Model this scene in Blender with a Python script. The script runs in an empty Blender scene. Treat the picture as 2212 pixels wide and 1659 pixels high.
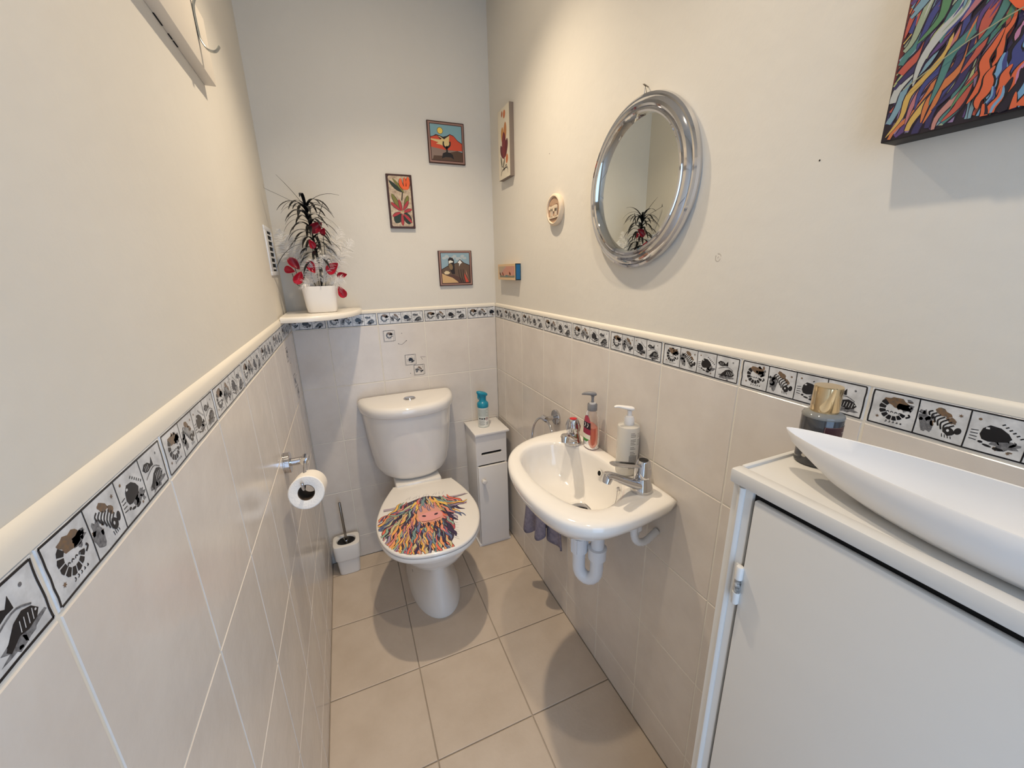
import bpy, bmesh, math, random
from mathutils import Vector, Matrix
S = bpy.context.scene
COL = S.collection
PI = math.pi
W = 0.87            # room width; back wall y=0, left wall x=0, camera at negative y
YR = -2.30          # rear wall
ZC = 2.385          # ceiling
PL = 0.007          # plaster is set back behind the tile face by this much

# ------------------------------------------------------------------ camera, world, lights, exposure
cd = bpy.data.cameras.new('camera'); cam = bpy.data.objects.new('camera', cd); COL.objects.link(cam)
cam.location = (0.2057, -1.8023, 1.3384); cam.rotation_euler = (1.28812, 0.0214, -0.39718)
cd.sensor_width = 36.0; cd.lens = 36.0 * 854.87 / 2212.0; cd.clip_start = 0.02
S.camera = cam
vs = S.view_settings
S.display_settings.display_device = 'sRGB'
vs.view_transform = 'Standard'; vs.look = 'None'; vs.gamma = 1.0; vs.use_curve_mapping = False
vs.exposure = -0.20
wd = bpy.data.worlds.new('world'); S.world = wd; wd.use_nodes = True
bg = wd.node_tree.nodes['Background']; bg.inputs[0].default_value = (0.50, 0.70, 1.0, 1); bg.inputs[1].default_value = 3.6
LAMPS = [((0.47, -0.62), 56.0), ((0.47, -1.36), 27.0)]
for (lx, ly), e in LAMPS:
    ld = bpy.data.lights.new('downlight', 'SPOT'); ld.spot_size = math.radians(112); ld.spot_blend = 1.0; ld.shadow_soft_size = 0.022; ld.energy = e
    ld.color = (1.0, 0.83, 0.615)
    lo = bpy.data.objects.new('downlight_source', ld); COL.objects.link(lo); lo.location = (lx, ly, ZC - 0.012)
    ld = bpy.data.lights.new('downlight_spill', 'AREA'); ld.shape = 'DISK'; ld.size = 0.05; ld.energy = e*0.030; ld.color = (1.0, 0.83, 0.615)
    lo = bpy.data.objects.new('downlight_spill', ld); COL.objects.link(lo); lo.location = (lx, ly, ZC - 0.010)
pd = bpy.data.lights.new('doorway_portal', 'AREA'); pd.shape = 'RECTANGLE'; pd.size = 0.70; pd.size_y = 1.98
pd.cycles.is_portal = True
po = bpy.data.objects.new('doorway_portal', pd); COL.objects.link(po); po.location = (0.44, YR - 0.05, 1.0); po.rotation_euler = (PI/2, 0, 0)

# ------------------------------------------------------------------ materials
def lin(c):
    c /= 255.0
    return c/12.92 if c <= 0.04045 else ((c+0.055)/1.055)**2.4
def rgb(r, g, b): return (lin(r), lin(g), lin(b), 1)
MATS = {}
def mat(name, col, rough=0.5, metal=0.0, bump=None, var=None, coat=0.0, trans=0.0, alpha=1.0, ior=1.45, spec=0.5, island=0.0, sss=0.0, aniso=None):
    """bump=(scale, strength, detail) ; var=(scale, colour2, amount) mottling of the thing's own colour"""
    if name in MATS: return MATS[name]
    m = bpy.data.materials.new(name); m.use_nodes = True; MATS[name] = m
    nt = m.node_tree; N = nt.nodes; L = nt.links; b = N['Principled BSDF']
    b.inputs['Base Color'].default_value = col; b.inputs['Roughness'].default_value = rough
    b.inputs['Metallic'].default_value = metal; b.inputs['IOR'].default_value = ior
    b.inputs['Coat Weight'].default_value = coat; b.inputs['Coat Roughness'].default_value = 0.04
    b.inputs['Transmission Weight'].default_value = trans; b.inputs['Alpha'].default_value = alpha
    b.inputs['Specular IOR Level'].default_value = spec
    if sss: b.inputs['Subsurface Weight'].default_value = sss; b.inputs['Subsurface Radius'].default_value = (.01, .008, .006); b.inputs['Subsurface Scale'].default_value = 1
    tc = N.new('ShaderNodeTexCoord')
    src = None
    if var:
        n = N.new('ShaderNodeTexNoise'); n.inputs['Scale'].default_value = var[0]; n.inputs['Detail'].default_value = 6
        n.inputs['Roughness'].default_value = 0.6
        L.new(tc.outputs['Object'], n.inputs['Vector'])
        r = N.new('ShaderNodeValToRGB'); r.color_ramp.elements[0].position = .38; r.color_ramp.elements[1].position = .68
        L.new(n.outputs['Fac'], r.inputs['Fac'])
        mx = N.new('ShaderNodeMix'); mx.data_type = 'RGBA'
        sc = N.new('ShaderNodeMath'); sc.operation = 'MULTIPLY'; sc.inputs[1].default_value = var[2]
        L.new(r.outputs['Color'], sc.inputs[0]); L.new(sc.outputs[0], mx.inputs['Factor'])
        mx.inputs['A'].default_value = col; mx.inputs['B'].default_value = var[1]
        src = mx.outputs['Result']
    if island:
        g = N.new('ShaderNodeNewGeometry'); mr = N.new('ShaderNodeMapRange')
        mr.inputs['To Min'].default_value = 1-island; mr.inputs['To Max'].default_value = 1+island
        L.new(g.outputs['Random Per Island'], mr.inputs['Value'])
        hs = N.new('ShaderNodeHueSaturation'); L.new(mr.outputs['Result'], hs.inputs['Value'])
        if src: L.new(src, hs.inputs['Color'])
        else: hs.inputs['Color'].default_value = col
        src = hs.outputs['Color']
    if src: L.new(src, b.inputs['Base Color'])
    if bump:
        n2 = N.new('ShaderNodeTexNoise'); n2.inputs['Scale'].default_value = bump[0]; n2.inputs['Detail'].default_value = bump[2] if len(bump) > 2 else 3
        vec = tc.outputs['Object']
        if aniso:
            mp = N.new('ShaderNodeMapping'); mp.inputs['Scale'].default_value = aniso; L.new(vec, mp.inputs['Vector']); vec = mp.outputs['Vector']
        L.new(vec, n2.inputs['Vector'])
        bp = N.new('ShaderNodeBump'); bp.inputs['Strength'].default_value = bump[1]; bp.inputs['Distance'].default_value = 0.004
        L.new(n2.outputs['Fac'], bp.inputs['Height']); L.new(bp.outputs['Normal'], b.inputs['Normal'])
    return m
def flatc(r, g, b, rough=0.45): return mat('paint_%d_%d_%d' % (r, g, b), rgb(r, g, b), rough)

M_PLASTER = mat('plaster', rgb(219, 214, 204), 0.62, bump=(38, 0.22, 8), var=(2.3, rgb(212, 206, 195), 0.5))
M_TILE = mat('wall_tile', rgb(220, 212, 203), 0.20, bump=(17, 0.30, 5), var=(9, rgb(209, 200, 191), 0.7), island=0.015)
M_GROUT = mat('grout', rgb(226, 220, 208), 0.8)
M_BTILE = mat('border_tile', rgb(222, 222, 222), 0.18, bump=(60, 0.12, 3), var=(45, rgb(150, 150, 150), 0.55))
M_INK = mat('ink_black', rgb(28, 28, 32), 0.22)
M_INK2 = mat('ink_brown', rgb(128, 100, 74), 0.25, var=(260, rgb(96, 88, 80), 0.9))
M_INK3 = mat('ink_grey', rgb(130, 130, 132), 0.25, var=(260, rgb(78, 78, 82), 1.0))
M_FLOOR = mat('floor_tile', rgb(206, 190, 172), 0.45, bump=(90, 0.12, 6), var=(7, rgb(194, 177, 158), 0.8), island=0.012)
M_FGROUT = mat('floor_grout', rgb(166, 151, 134), 0.85, var=(6, rgb(185, 172, 156), 1.0))
M_CER = mat('ceramic', rgb(236, 232, 226), 0.10, coat=0.5)
M_CERM = mat('ceramic_matte', rgb(232, 228, 222), 0.45)
M_LID = mat('lid_lacquer', rgb(240, 235, 228), 0.14, coat=0.4)
M_CHROME = mat('chrome', rgb(205, 205, 208), 0.06, metal=1.0)
M_STEEL = mat('brushed_steel', rgb(150, 146, 140), 0.25, metal=1.0)
M_GALV = mat('galvanised', rgb(176, 180, 178), 0.32, metal=0.85, bump=(60, 0.1))
M_GOLD = mat('gold_cap', rgb(226, 202, 160), 0.10, metal=1.0)
M_BLACK = mat('black_plastic', rgb(14, 13, 14), 0.4)
M_VOID = mat('dark_void', rgb(10, 9, 9), 0.9)
M_GLOSSW = mat('white_gloss_paint', rgb(216, 214, 210), 0.32, bump=(22, 0.18, 2), aniso=(1, .2, 1))
M_WHITEB = mat('white_board', rgb(232, 229, 226), 0.35)
M_PVC = mat('white_pvc', rgb(222, 224, 228), 0.32)
M_PAPER = mat('tissue_paper', rgb(238, 234, 228), 0.9, bump=(250, 0.25, 2))
M_CARD = mat('cardboard', rgb(96, 82, 70), 0.9)
M_MIRROR = mat('mirror_glass', rgb(235, 238, 232), 0.005, metal=1.0)
M_TOWEL = mat('grey_terry', rgb(150, 144, 160), 0.95, bump=(420, 1.0, 2), var=(90, rgb(118, 112, 132), 0.8))
M_TEAL = mat('teal_plastic', rgb(24, 138, 166), 0.3)

# ------------------------------------------------------------------ mesh builder
class MB:
    def __init__(s): s.v = []; s.f = []; s.m = []; s.mats = []
    def mi(s, m):
        if m not in s.mats: s.mats.append(m)
        return s.mats.index(m)
    def add(s, vs_, fs, m):
        o = len(s.v); k = s.mi(m); s.v += [tuple(v) for v in vs_]
        for f in fs: s.f.append(tuple(i+o for i in f)); s.m.append(k)
    def box(s, a, b, m, ch=0.0):
        x0, y0, z0 = a; x1, y1, z1 = b
        if ch <= 0:
            s.add([(x0,y0,z0),(x1,y0,z0),(x1,y1,z0),(x0,y1,z0),(x0,y0,z1),(x1,y0,z1),(x1,y1,z1),(x0,y1,z1)],
                  [(0,3,2,1),(4,5,6,7),(0,1,5,4),(1,2,6,5),(2,3,7,6),(3,0,4,7)], m); return
        bm = bmesh.new(); bmesh.ops.create_cube(bm, size=1)
        for v in bm.verts: v.co = Vector(((x0+x1)/2+v.co.x*(x1-x0), (y0+y1)/2+v.co.y*(y1-y0), (z0+z1)/2+v.co.z*(z1-z0)))
        bmesh.ops.bevel(bm, geom=bm.edges[:], offset=ch, segments=2, profile=0.5, affect='EDGES')
        bm.verts.index_update()
        s.add([v.co[:] for v in bm.verts], [[v.index for v in f.verts] for f in bm.faces], m); bm.free()
    def loft(s, secs, m, cap0=True, cap1=True, closed=True):
        n = len(secs[0]); vs_ = [p for c in secs for p in c]; fs = []
        for i in range(len(secs)-1):
            for j in range(n if closed else n-1):
                k = (j+1) % n; fs.append((i*n+j, i*n+k, (i+1)*n+k, (i+1)*n+j))
        if cap0: fs.append(tuple(reversed(range(n))))
        if cap1: fs.append(tuple((len(secs)-1)*n+j for j in range(n)))
        s.add(vs_, fs, m)
    def lathe(s, prof, m, M=None, n=40, cap0=True, cap1=True):
        M = M or Matrix.Identity(4)
        secs = [[M @ Vector((r*math.cos(2*PI*j/n), r*math.sin(2*PI*j/n), z)) for j in range(n)] for r, z in prof]
        s.loft(secs, m, cap0, cap1)
    def tube(s, pts, r, m, n=12, cap=True, flat=None, up=None):
        """sweep; r number or list; flat=(w,h) half sizes for a flat strap"""
        pts = [Vector(p) for p in pts]; N = len(pts); rr = r if isinstance(r, (list, tuple)) else [r]*N
        secs = []; ref = Vector(up) if up else None
        for i in range(N):
            t = (pts[min(i+1, N-1)]-pts[max(i-1, 0)]).normalized()
            if ref is None: ref = Vector((0, 0, 1)) if abs(t.z) < .9 else Vector((1, 0, 0))
            a = (ref-t*ref.dot(t))
            if a.length < 1e-6: a = Vector((1, 0, 0))-t*t.x
            a.normalize(); b_ = t.cross(a); ref = a
            w, h = (rr[i], rr[i]) if not flat else (flat[0]*rr[i], flat[1]*rr[i])
            secs.append([pts[i]+a*(w*math.cos(2*PI*j/n))+b_*(h*math.sin(2*PI*j/n)) for j in range(n)])
        s.loft(secs, m, cap, cap)
    def poly(s, pts, m): s.add(pts, [tuple(range(len(pts)))], m)
    def obj(s, name, parent=None, smooth=True, ang=35, bevel=0, solid=0, sub=0):
        me = bpy.data.meshes.new(name); me.from_pydata(s.v, [], s.f)
        for m in s.mats: me.materials.append(m)
        me.polygons.foreach_set('material_index', s.m)
        me.update()
        o = bpy.data.objects.new(name, me); COL.objects.link(o)
        if parent: o.parent = parent
        if smooth:
            me.polygons.foreach_set('use_smooth', [True]*len(me.polygons)); me.set_sharp_from_angle(angle=math.radians(ang))
        if bevel:
            b_ = o.modifiers.new('bevel', 'BEVEL'); b_.width = bevel; b_.segments = 3; b_.limit_method = 'ANGLE'; b_.angle_limit = math.radians(40)
        if solid: q = o.modifiers.new('solid', 'SOLIDIFY'); q.thickness = solid; q.offset = 0
        if sub: q = o.modifiers.new('sub', 'SUBSURF'); q.levels = sub; q.render_levels = sub
        return o
def tag(o, label=None, cat=None, group=None, kind=None):
    if label: o['label'] = label
    if cat: o['category'] = cat
    if group: o['group'] = group
    if kind: o['kind'] = kind
    return o
def thing(name, label, cat, loc=(0, 0, 0), group=None):
    o = bpy.data.objects.new(name, None); COL.objects.link(o); o.location = loc; o.empty_display_size = .05
    return tag(o, label, cat, group)
def part(mb, name, root, **k):
    """mesh authored in world coordinates, made a child of a root that stands at root.location"""
    lx, ly, lz = root.location if root.parent is None else root.matrix_world.translation
    d = root
    off = Vector((0, 0, 0))
    while d is not None: off += Vector(d.location); d = d.parent
    mb.v = [(a-off.x, b-off.y, c-off.z) for a, b, c in mb.v]
    return mb.obj(name, root, **k)
def frame(origin, u, v):
    o, u, v = Vector(origin), Vector(u), Vector(v); n = u.cross(v)
    return lambda a, b, h=0.0: o+u*a+v*b+n*h
def catmull(P, k=6, closed=False):
    P = [Vector(p) for p in P]; n = len(P); out = []
    for i in range(n if closed else n-1):
        g = (lambda j: P[j % n]) if closed else (lambda j: P[max(0, min(n-1, j))])
        a, b, c, d = g(i-1), g(i), g(i+1), g(i+2)
        for q in range(k):
            t = q/k
            out.append(.5*((2*b)+(c-a)*t+(2*a-5*b+4*c-d)*t*t+(3*b-a-3*c+d)*t**3))
    if not closed: out.append(P[-1])
    return out
def rot(ax, deg, at=(0, 0, 0)):
    return Matrix.Translation(at) @ Matrix.Rotation(math.radians(deg), 4, ax)
def ell(cx, cy, a, b, n=16, rotd=0, j=0.0, rnd=None):
    c, s_ = math.cos(math.radians(rotd)), math.sin(math.radians(rotd)); out = []
    for i in range(n):
        k = 1+(rnd.uniform(-j, j) if rnd else 0)
        x, y = a*k*math.cos(2*PI*i/n), b*k*math.sin(2*PI*i/n); out.append((cx+x*c-y*s_, cy+x*s_+y*c))
    return out
def ribbon2(P, w0, w1=None, k=5, bulge=False):
    """2-D ribbon outline along P, quads list"""
    P = [Vector((p[0], p[1], 0)) for p in P]; Q = catmull(P, k) if len(P) > 2 else P
    w1 = w0 if w1 is None else w1; n = len(Q); L_, R_ = [], []
    for i, q in enumerate(Q):
        t = (Q[min(i+1, n-1)]-Q[max(i-1, 0)]).normalized(); nn = Vector((-t.y, t.x, 0)); f = i/(n-1)
        w = (w0+(w1-w0)*f) if not bulge else w0*(0.12+math.sin(PI*min(1, f*1.0))**.8)
        L_.append(q+nn*w/2); R_.append(q-nn*w/2)
    return L_, R_
def put_ribbon(mb, F, P, m, h, w0, w1=None, k=5, bulge=False, clip=None):
    L_, R_ = ribbon2(P, w0, w1, k, bulge)
    for i in range(len(L_)-1):
        q = [L_[i], L_[i+1], R_[i+1], R_[i]]
        if clip and not all(clip(p.x, p.y) for p in q): continue
        mb.poly([F(p.x, p.y, h) for p in q][::-1], m)
def put_poly(mb, F, P, m, h, clip=None):
    if clip and not all(clip(p[0], p[1]) for p in P): return
    a = sum(P[i][0]*P[(i+1) % len(P)][1]-P[(i+1) % len(P)][0]*P[i][1] for i in range(len(P)))
    if abs(a) < 1e-9: return
    if a < 0: P = P[::-1]
    mb.poly([F(p[0], p[1], h) for p in P], m)

# ================================================================== SETTING
ZB, ZT = 1.1178, 1.1715       # border band bottom and top
def tile(mb, F, u0, u1, v0, v1, m, th=0.006, ch=0.0011, g=0.0015):
    u0 += g; u1 -= g; v0 += g; v1 -= g
    if u1-u0 < 0.004 or v1-v0 < 0.004: return
    P = [F(u0, v0, -th), F(u1, v0, -th), F(u1, v1, -th), F(u0, v1, -th), F(u0, v0, -ch), F(u1, v0, -ch), F(u1, v1, -ch), F(u0, v1, -ch),
         F(u0+ch, v0+ch, 0), F(u1-ch, v0+ch, 0), F(u1-ch, v1-ch, 0), F(u0+ch, v1-ch, 0)]
    fs = [(8, 9, 10, 11)]
    for i in range(4):
        j = (i+1) % 4; fs += [(i, j, 4+j, 4+i), (4+i, 4+j, 8+j, 8+i)]
    mb.add(P, fs, m)
def motif(k, x, y, s, rnd):
    """four fossil-like sea creatures, k = 0..3, inside a square of side s; returns draw commands"""
    D = []; bl = lambda n, cx, cy, r, ms: [P(ell(cx+rnd.uniform(-r, r), cy+rnd.uniform(-r, r), rnd.uniform(.03, .09), rnd.uniform(.02, .06), 9, rnd.uniform(0, 180), .35, rnd), rnd.choice(ms), 1) for _ in range(n)]
    T = lambda a, b: (x+a*s, y+b*s)
    P = lambda pts, m, h=2: D.append(('p', [T(*q) for q in pts], m, h))
    R_ = lambda pts, w, m, h=3, w1=None: D.append(('r', [T(*q) for q in pts], m, h, w*s, (w1*s if w1 is not None else None)))
    star = lambda a, b, r, m: P([(a+(r if i % 2 else r*.45)*math.cos(PI*i/6), b+(r if i % 2 else r*.45)*math.sin(PI*i/6)) for i in range(12)], m, 2)
    bl(7, [.7, .22, .72, .5][k], [.72, .5, .3, .2][k], .18, [M_INK3, M_INK3, M_INK2, M_BTILE])
    if k == 0:
        P(ell(.56, .74, .30, .15, 18, -8, .22, rnd), M_INK2, 1); P(ell(.74, .66, .18, .12, 14, 10, .3, rnd), M_INK3, 1)
        A = [130+i*27 for i in range(8)]
        for i, a in enumerate(A):
            r0, r1 = .22-.005*i, .38-.012*i; a0, a1 = math.radians(a+2), math.radians(a+24)
            P([(.50+r0*math.cos(a0), .52+r0*math.sin(a0)), (.50+r1*math.cos(a0), .52+r1*math.sin(a0)), (.50+r1*1.04*math.cos((a0+a1)/2), .52+r1*1.04*math.sin((a0+a1)/2)), (.50+r1*math.cos(a1), .52+r1*math.sin(a1)), (.50+r0*math.cos(a1), .52+r0*math.sin(a1))], M_INK)
        for i in range(5): R_([(.34+i*.09, .10+.01*i), (.38+i*.09, .13), (.36+i*.09, .17)], .02, M_INK)
        for i in range(4): R_([(.32+i*.1, .42), (.35+i*.1, .46), (.39+i*.1, .43)], .022, M_INK)
        R_([(.80, .36), (.88, .42), (.84, .48)], .045, M_INK); star(.13, .22, .055, M_INK2)
    elif k == 1:
        P(ell(.18, .42, .15, .28, 18, 10, .3, rnd), M_INK3, 1); P(ell(.50, .78, .18, .09, 14, -30, .25, rnd), M_INK2, 1); P(ell(.70, .60, .12, .07, 12, -40, .3, rnd), M_INK2, 1)
        for i in range(7):
            cx, cy = .24+i*.072, .70-i*.058; l = .10+.030*i if i < 5 else .25-.03*(i-4)
            R_([(cx+l*.55, cy+l*.75), (cx-.02, cy+.02), (cx+l*.05, cy-l*.75)], .038, M_INK)
        P(ell(.70, .30, .11, .13, 12, 20, .12, rnd), M_INK); P(ell(.87, .36, .07, .10, 12, -10), M_INK); P(ell(.68, .32, .03, .04, 8), M_BTILE, 4)
        for i in range(4): R_([(.58+.06*i, .20-.01*i), (.60+.06*i, .10)], .018, M_INK)
        star(.85, .80, .055, M_INK2)
    elif k == 2:
        P(ell(.72, .30, .24, .13, 18, 12, .3, rnd), M_INK3, 1)
        P([(.22, .45), (.25, .62), (.36, .74), (.55, .72), (.70, .62), (.78, .50), (.72, .40), (.55, .34), (.40, .30), (.28, .33)], M_INK)
        P([(.30, .62), (.37, .63), (.36, .68), (.30, .67)], M_BTILE, 4)
        for i in range(4): R_([(.05, .52-.08*i), (.19, .54-.09*i)], .02, M_INK)
        for i in range(6): R_([(.55+.07*i, .80-.05*i), (.60+.07*i, .84-.05*i)], .03, M_INK)
        P(ell(.27, .25, .05, .035, 8), M_INK); P(ell(.40, .19, .09, .03, 10, -10), M_INK); P(ell(.60, .16, .10, .04, 10, 5), M_INK)
        P(ell(.16, .84, .035, .035, 8), M_INK2); star(.78, .12, .05, M_INK2)
    else:
        P(ell(.55, .16, .38, .12, 20, 4, .3, rnd), M_INK3, 1)
        P([(.06, .70), (.18, .80), (.34, .78), (.46, .70), (.56, .84), (.58, .62), (.44, .62), (.30, .58), (.16, .60)], M_INK)
        for i in range(3): R_([(.18+.07*i, .62), (.19+.07*i, .74)], .014, M_BTILE, 4)
        R_([(.12, .44), (.35, .54), (.60, .58), (.84, .46)], .03, M_INK3)
        P([(.34, .30), (.48, .44), (.66, .50), (.82, .44), (.92, .32), (.84, .22), (.66, .18), (.50, .22), (.30, .12), (.24, .20)], M_INK)
        for i in range(4): R_([(.54+.08*i, .24), (.57+.08*i, .40)], .016, M_BTILE, 4)
        P(ell(.86, .34, .02, .02, 8), M_BTILE, 4); P(ell(.80, .82, .035, .035, 8), M_INK3)
    return D
def draw(mb, F, D, clip=None):
    for d in D:
        if d[0] == 'p': put_poly(mb, F, d[1], d[2], d[3]*0.00006, clip)
        else: put_ribbon(mb, F, d[1], d[2], d[3]*0.00006, d[4], d[5], 3, False, clip)
def wobble_box(mb, F, x0, y0, x1, y1, w, rnd, clip=None, m=None):
    C_ = [(x0, y0), (x1, y0), (x1, y1), (x0, y1)]
    for i in range(4):
        a, b_ = C_[i], C_[(i+1) % 4]; n = 6
        pts = [(a[0]+(b_[0]-a[0])*t/n+rnd.uniform(-1, 1)*w*.25, a[1]+(b_[1]-a[1])*t/n+rnd.uniform(-1, 1)*w*.25) for t in range(n+1)]
        put_ribbon(mb, F, pts, m or M_INK, 0.00015, w, None, 2, False, clip)
def border(mb, F, joints, lo, hi, seed):
    rnd = random.Random(seed)
    for j in joints:                       # j = left edge of a 200 mm border tile
        a, b_ = max(j, lo), min(j+.2, hi)
        if b_-a < .006: continue
        tile(mb, F, a, b_, ZB, ZT, M_BTILE, g=.0012)
        clip = lambda x, y, a=a, b_=b_: a+.0015 <= x <= b_-.0015
        s = .0465; m0 = j+.007
        wobble_box(mb, F, m0-.0025, ZB+.0035, m0+4*s+.0025, ZT-.0035, .0019, rnd, clip)
        for k in range(4):
            if k: put_ribbon(mb, F, [(m0+k*s, ZB+.004), (m0+k*s+.0004, ZB+.025), (m0+k*s-.0003, ZT-.004)], M_INK, .00014, .0014, None, 2, False, clip)
            draw(mb, F, motif(k, m0+k*s+.001, ZB+.0045, s-.002, rnd), clip)
def fossil_tile(mb, F, u0, seed):
    """three scattered motif squares with stray marks on one plain tile (tile bottom z=.8676)"""
    rnd = random.Random(seed); z0 = .8676
    for k, a, b_ in [(0, .020, .178), (2, .102, .063), (1, .137, .012)]:
        wobble_box(mb, F, u0+a, z0+b_, u0+a+.046, z0+b_+.046, .0013, rnd)
        wobble_box(mb, F, u0+a-.003, z0+b_-.003, u0+a+.04, z0+b_+.045, .0008, rnd)
        draw(mb, F, motif(k, u0+a+.004, z0+b_+.004, .038, rnd))
    for P_ in [[(.078, .163), (.092, .158), (.114, .174)], [(.170, .094), (.178, .080)], [(.170, .094), (.192, .092)]]:
        put_ribbon(mb, F, [(u0+x, z0+y) for x, y in P_], M_INK, .00014, .0012, None, 2)
    for x, y in [(.096, .208), (.118, .022), (.078, .163), (.114, .174)]: put_poly(mb, F, ell(u0+x, z0+y, .0017, .0017, 8), M_INK, .00014)

def build_wall(name, F, length, joints, outn, seed, deco=None, trimname=None, bead=.014, marks=()):
    """F(u, v, h): u along wall left to right seen from inside, v = z, h = towards the room, tile faces at h=0"""
    w = MB()
    w.poly([F(0, 0, -.0067), F(length, 0, -.0067), F(length, ZT, -.0067), F(0, ZT, -.0067)], M_GROUT)
    # grout bed just under the tile faces
    w.poly([F(0, 0, -.0009), F(length, 0, -.0009), F(length, ZT+.001, -.0009), F(0, ZT+.001, -.0009)], M_GROUT)
    n = 26
    w.poly([F(-PL, ZT, -PL), F(length+PL, ZT, -PL), F(length+PL, ZC, -PL), F(-PL, ZC, -PL)], M_PLASTER)
    b0, b1, bz = -.12, length+.12, -.06
    w.add([F(b0, -.05, bz), F(b1, -.05, bz), F(b1, ZC+.05, bz), F(b0, ZC+.05, bz)], [(3, 2, 1, 0)], M_PLASTER)
    rows = [ZB-.2502*i for i in range(5)]+[0.0]
    for j in joints:
        a, b_ = max(j, 0), min(j+.2, length)
        for i in range(5): tile(w, F, a, b_, rows[i+1], rows[i], M_TILE)
    border(w, F, joints, 0, length, seed)
    for sx_, sz_, r_ in marks:
        if r_ > .002:
            for P_ in [[(-.005, .004), (-.005, -.004), (.001, -.007), (.006, -.002)], [(-.001, .007), (.004, .006), (.007, .002)], [(-.001, -.001), (.002, .002)]]:
                put_ribbon(w, F, [(sx_+a, sz_+b_) for a, b_ in P_], flatc(188, 180, 170), -PL+.0002, .0018, .0012, 3)
        else: put_poly(w, F, ell(sx_, sz_, r_, r_, 10), M_INK, -PL+.0003)
    if deco is not None: fossil_tile(w, F, deco, seed+7)
    o = w.obj(name, smooth=False); tag(o, kind='structure')
    # rounded painted bead finishing the top of the tiling
    t = MB(); sec = []
    prof = [(-.0067, ZT-.0005), (.0002, ZT-.0005), (.0002, ZT+bead*.2), (-.0004, ZT+bead*.55), (-.0020, ZT+bead*.80), (-.0052, ZT+bead*.94), (-.0069, ZT+bead)]
    t.loft([[F(0, z, h) for h, z in prof], [F(length, z, h) for h, z in prof]], mat('painted_bead', rgb(226, 219, 206), 0.5), True, True)
    tag(t.obj(trimname, smooth=True, ang=50), kind='structure')
    return o
LEN = -YR
FB = frame((0, 0, 0), (1, 0, 0), (0, 0, 1)); FBk = lambda a, b, h=0: FB(a, b, h)        # n = (0,-1,0): towards camera
FR = frame((W, 0, 0), (0, -1, 0), (0, 0, 1))                                             # n = (-1,0,0)
FL = frame((0, YR, 0), (0, 1, 0), (0, 0, 1))                                             # n = (+1,0,0), u = y-YR
build_wall('wall_back', FB, W, [.129-.2+.2*i for i in range(5)], None, 3, deco=.329, trimname='trim_1')
build_wall('wall_right', FR, LEN, [.107-.2+.2*i for i in range(13)], None, 11, trimname='trim_2', marks=[(1.222, 1.351, .007), (1.379, 1.482, .0013), (.534, 1.692, .0012)])
build_wall('wall_left', FL, LEN, [(-.083-YR)-.2*i for i in range(0, 13)], None, 21, deco=-.283-YR, trimname='trim_3', bead=.020)
# rear wall with the open doorway behind the camera
w = MB(); x0, x1, zd = .10, .78, 2.0
w.box((-.06, YR-.10, 0), (x0, YR, ZC), M_PLASTER); w.box((x1, YR-.10, 0), (W+.06, YR, ZC), M_PLASTER); w.box((x0, YR-.10, zd), (x1, YR, ZC), M_PLASTER)
tag(w.obj('wall_rear', smooth=False), kind='structure')
w = MB()
for a, b_ in [((x0-.05, YR, 0), (x0+.01, YR+.015, zd+.05)), ((x1-.01, YR, 0), (x1+.05, YR+.015, zd+.05)), ((x0+.01, YR, zd-.01), (x1-.01, YR+.015, zd+.05))]: w.box(a, b_, M_GLOSSW, .002)
tag(w.obj('trim_4'), kind='structure')
# ceiling with two recessed downlights, floor
w = MB(); w.box((-.06, YR-.1, ZC), (W+.06, .06, ZC+.08), M_PLASTER); tag(w.obj('ceiling', smooth=False), kind='structure')
w = MB(); FF = frame((0, 0, 0), (1, 0, 0), (0, 1, 0))
w.add([(-.06, YR-.1, -.004), (W+.06, YR-.1, -.004), (W+.06, .06, -.004), (-.06, .06, -.004), (-.06, YR-.1, -.08), (W+.06, YR-.1, -.08), (W+.06, .06, -.08), (-.06, .06, -.08)],
      [(0, 1, 2, 3), (7, 6, 5, 4), (0, 4, 5, 1), (1, 5, 6, 2), (2, 6, 7, 3), (3, 7, 4, 0)], M_FGROUT)
fp = .2974
for i in range(-1, 3):
    for j in range(-7, 4):
        a, b_ = .2885+i*fp, .2885+(i+1)*fp; c, d = -.6908+j*fp, -.6908+(j+1)*fp
        a, b_, c, d = max(a, 0.0), min(b_, W), max(c, YR), min(d, 0.0)
        if b_-a > .01 and d-c > .01: tile(w, lambda u, v, h=0: Vector((u, v, h*.5)), a, b_, c, d, M_FLOOR, th=.008, ch=.0016, g=.0018)
w.obj('floor', smooth=False)['kind'] = 'structure'
M_LAMP = mat('lamp_lens', rgb(255, 240, 210), .3)
bb = M_LAMP.node_tree.nodes['Principled BSDF']; bb.inputs['Emission Color'].default_value = (1, .8, .565, 1); bb.inputs['Emission Strength'].default_value = 8
for k, ((lx, ly), e) in enumerate(LAMPS):
    r = thing('ceiling_light', 'round recessed downlight in the white ceiling above the toilet' if k == 0 else 'round recessed downlight in the white ceiling above the washbasin', 'ceiling light', (lx, ly, ZC), 'recessed ceiling downlights')
    m = MB(); T = Matrix.Translation((lx, ly, ZC))
    m.lathe([(.030, -.001), (.042, -.001), (.042, -.004), (.039, -.006), (.031, -.006), (.030, -.003)], M_CHROME, T, 32, False, False); part(m, 'bezel', r)
    m = MB(); m.lathe([(.0001, -.003), (.030, -.003)], M_LAMP, T, 32, False, False); part(m, 'lens', r)

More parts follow.
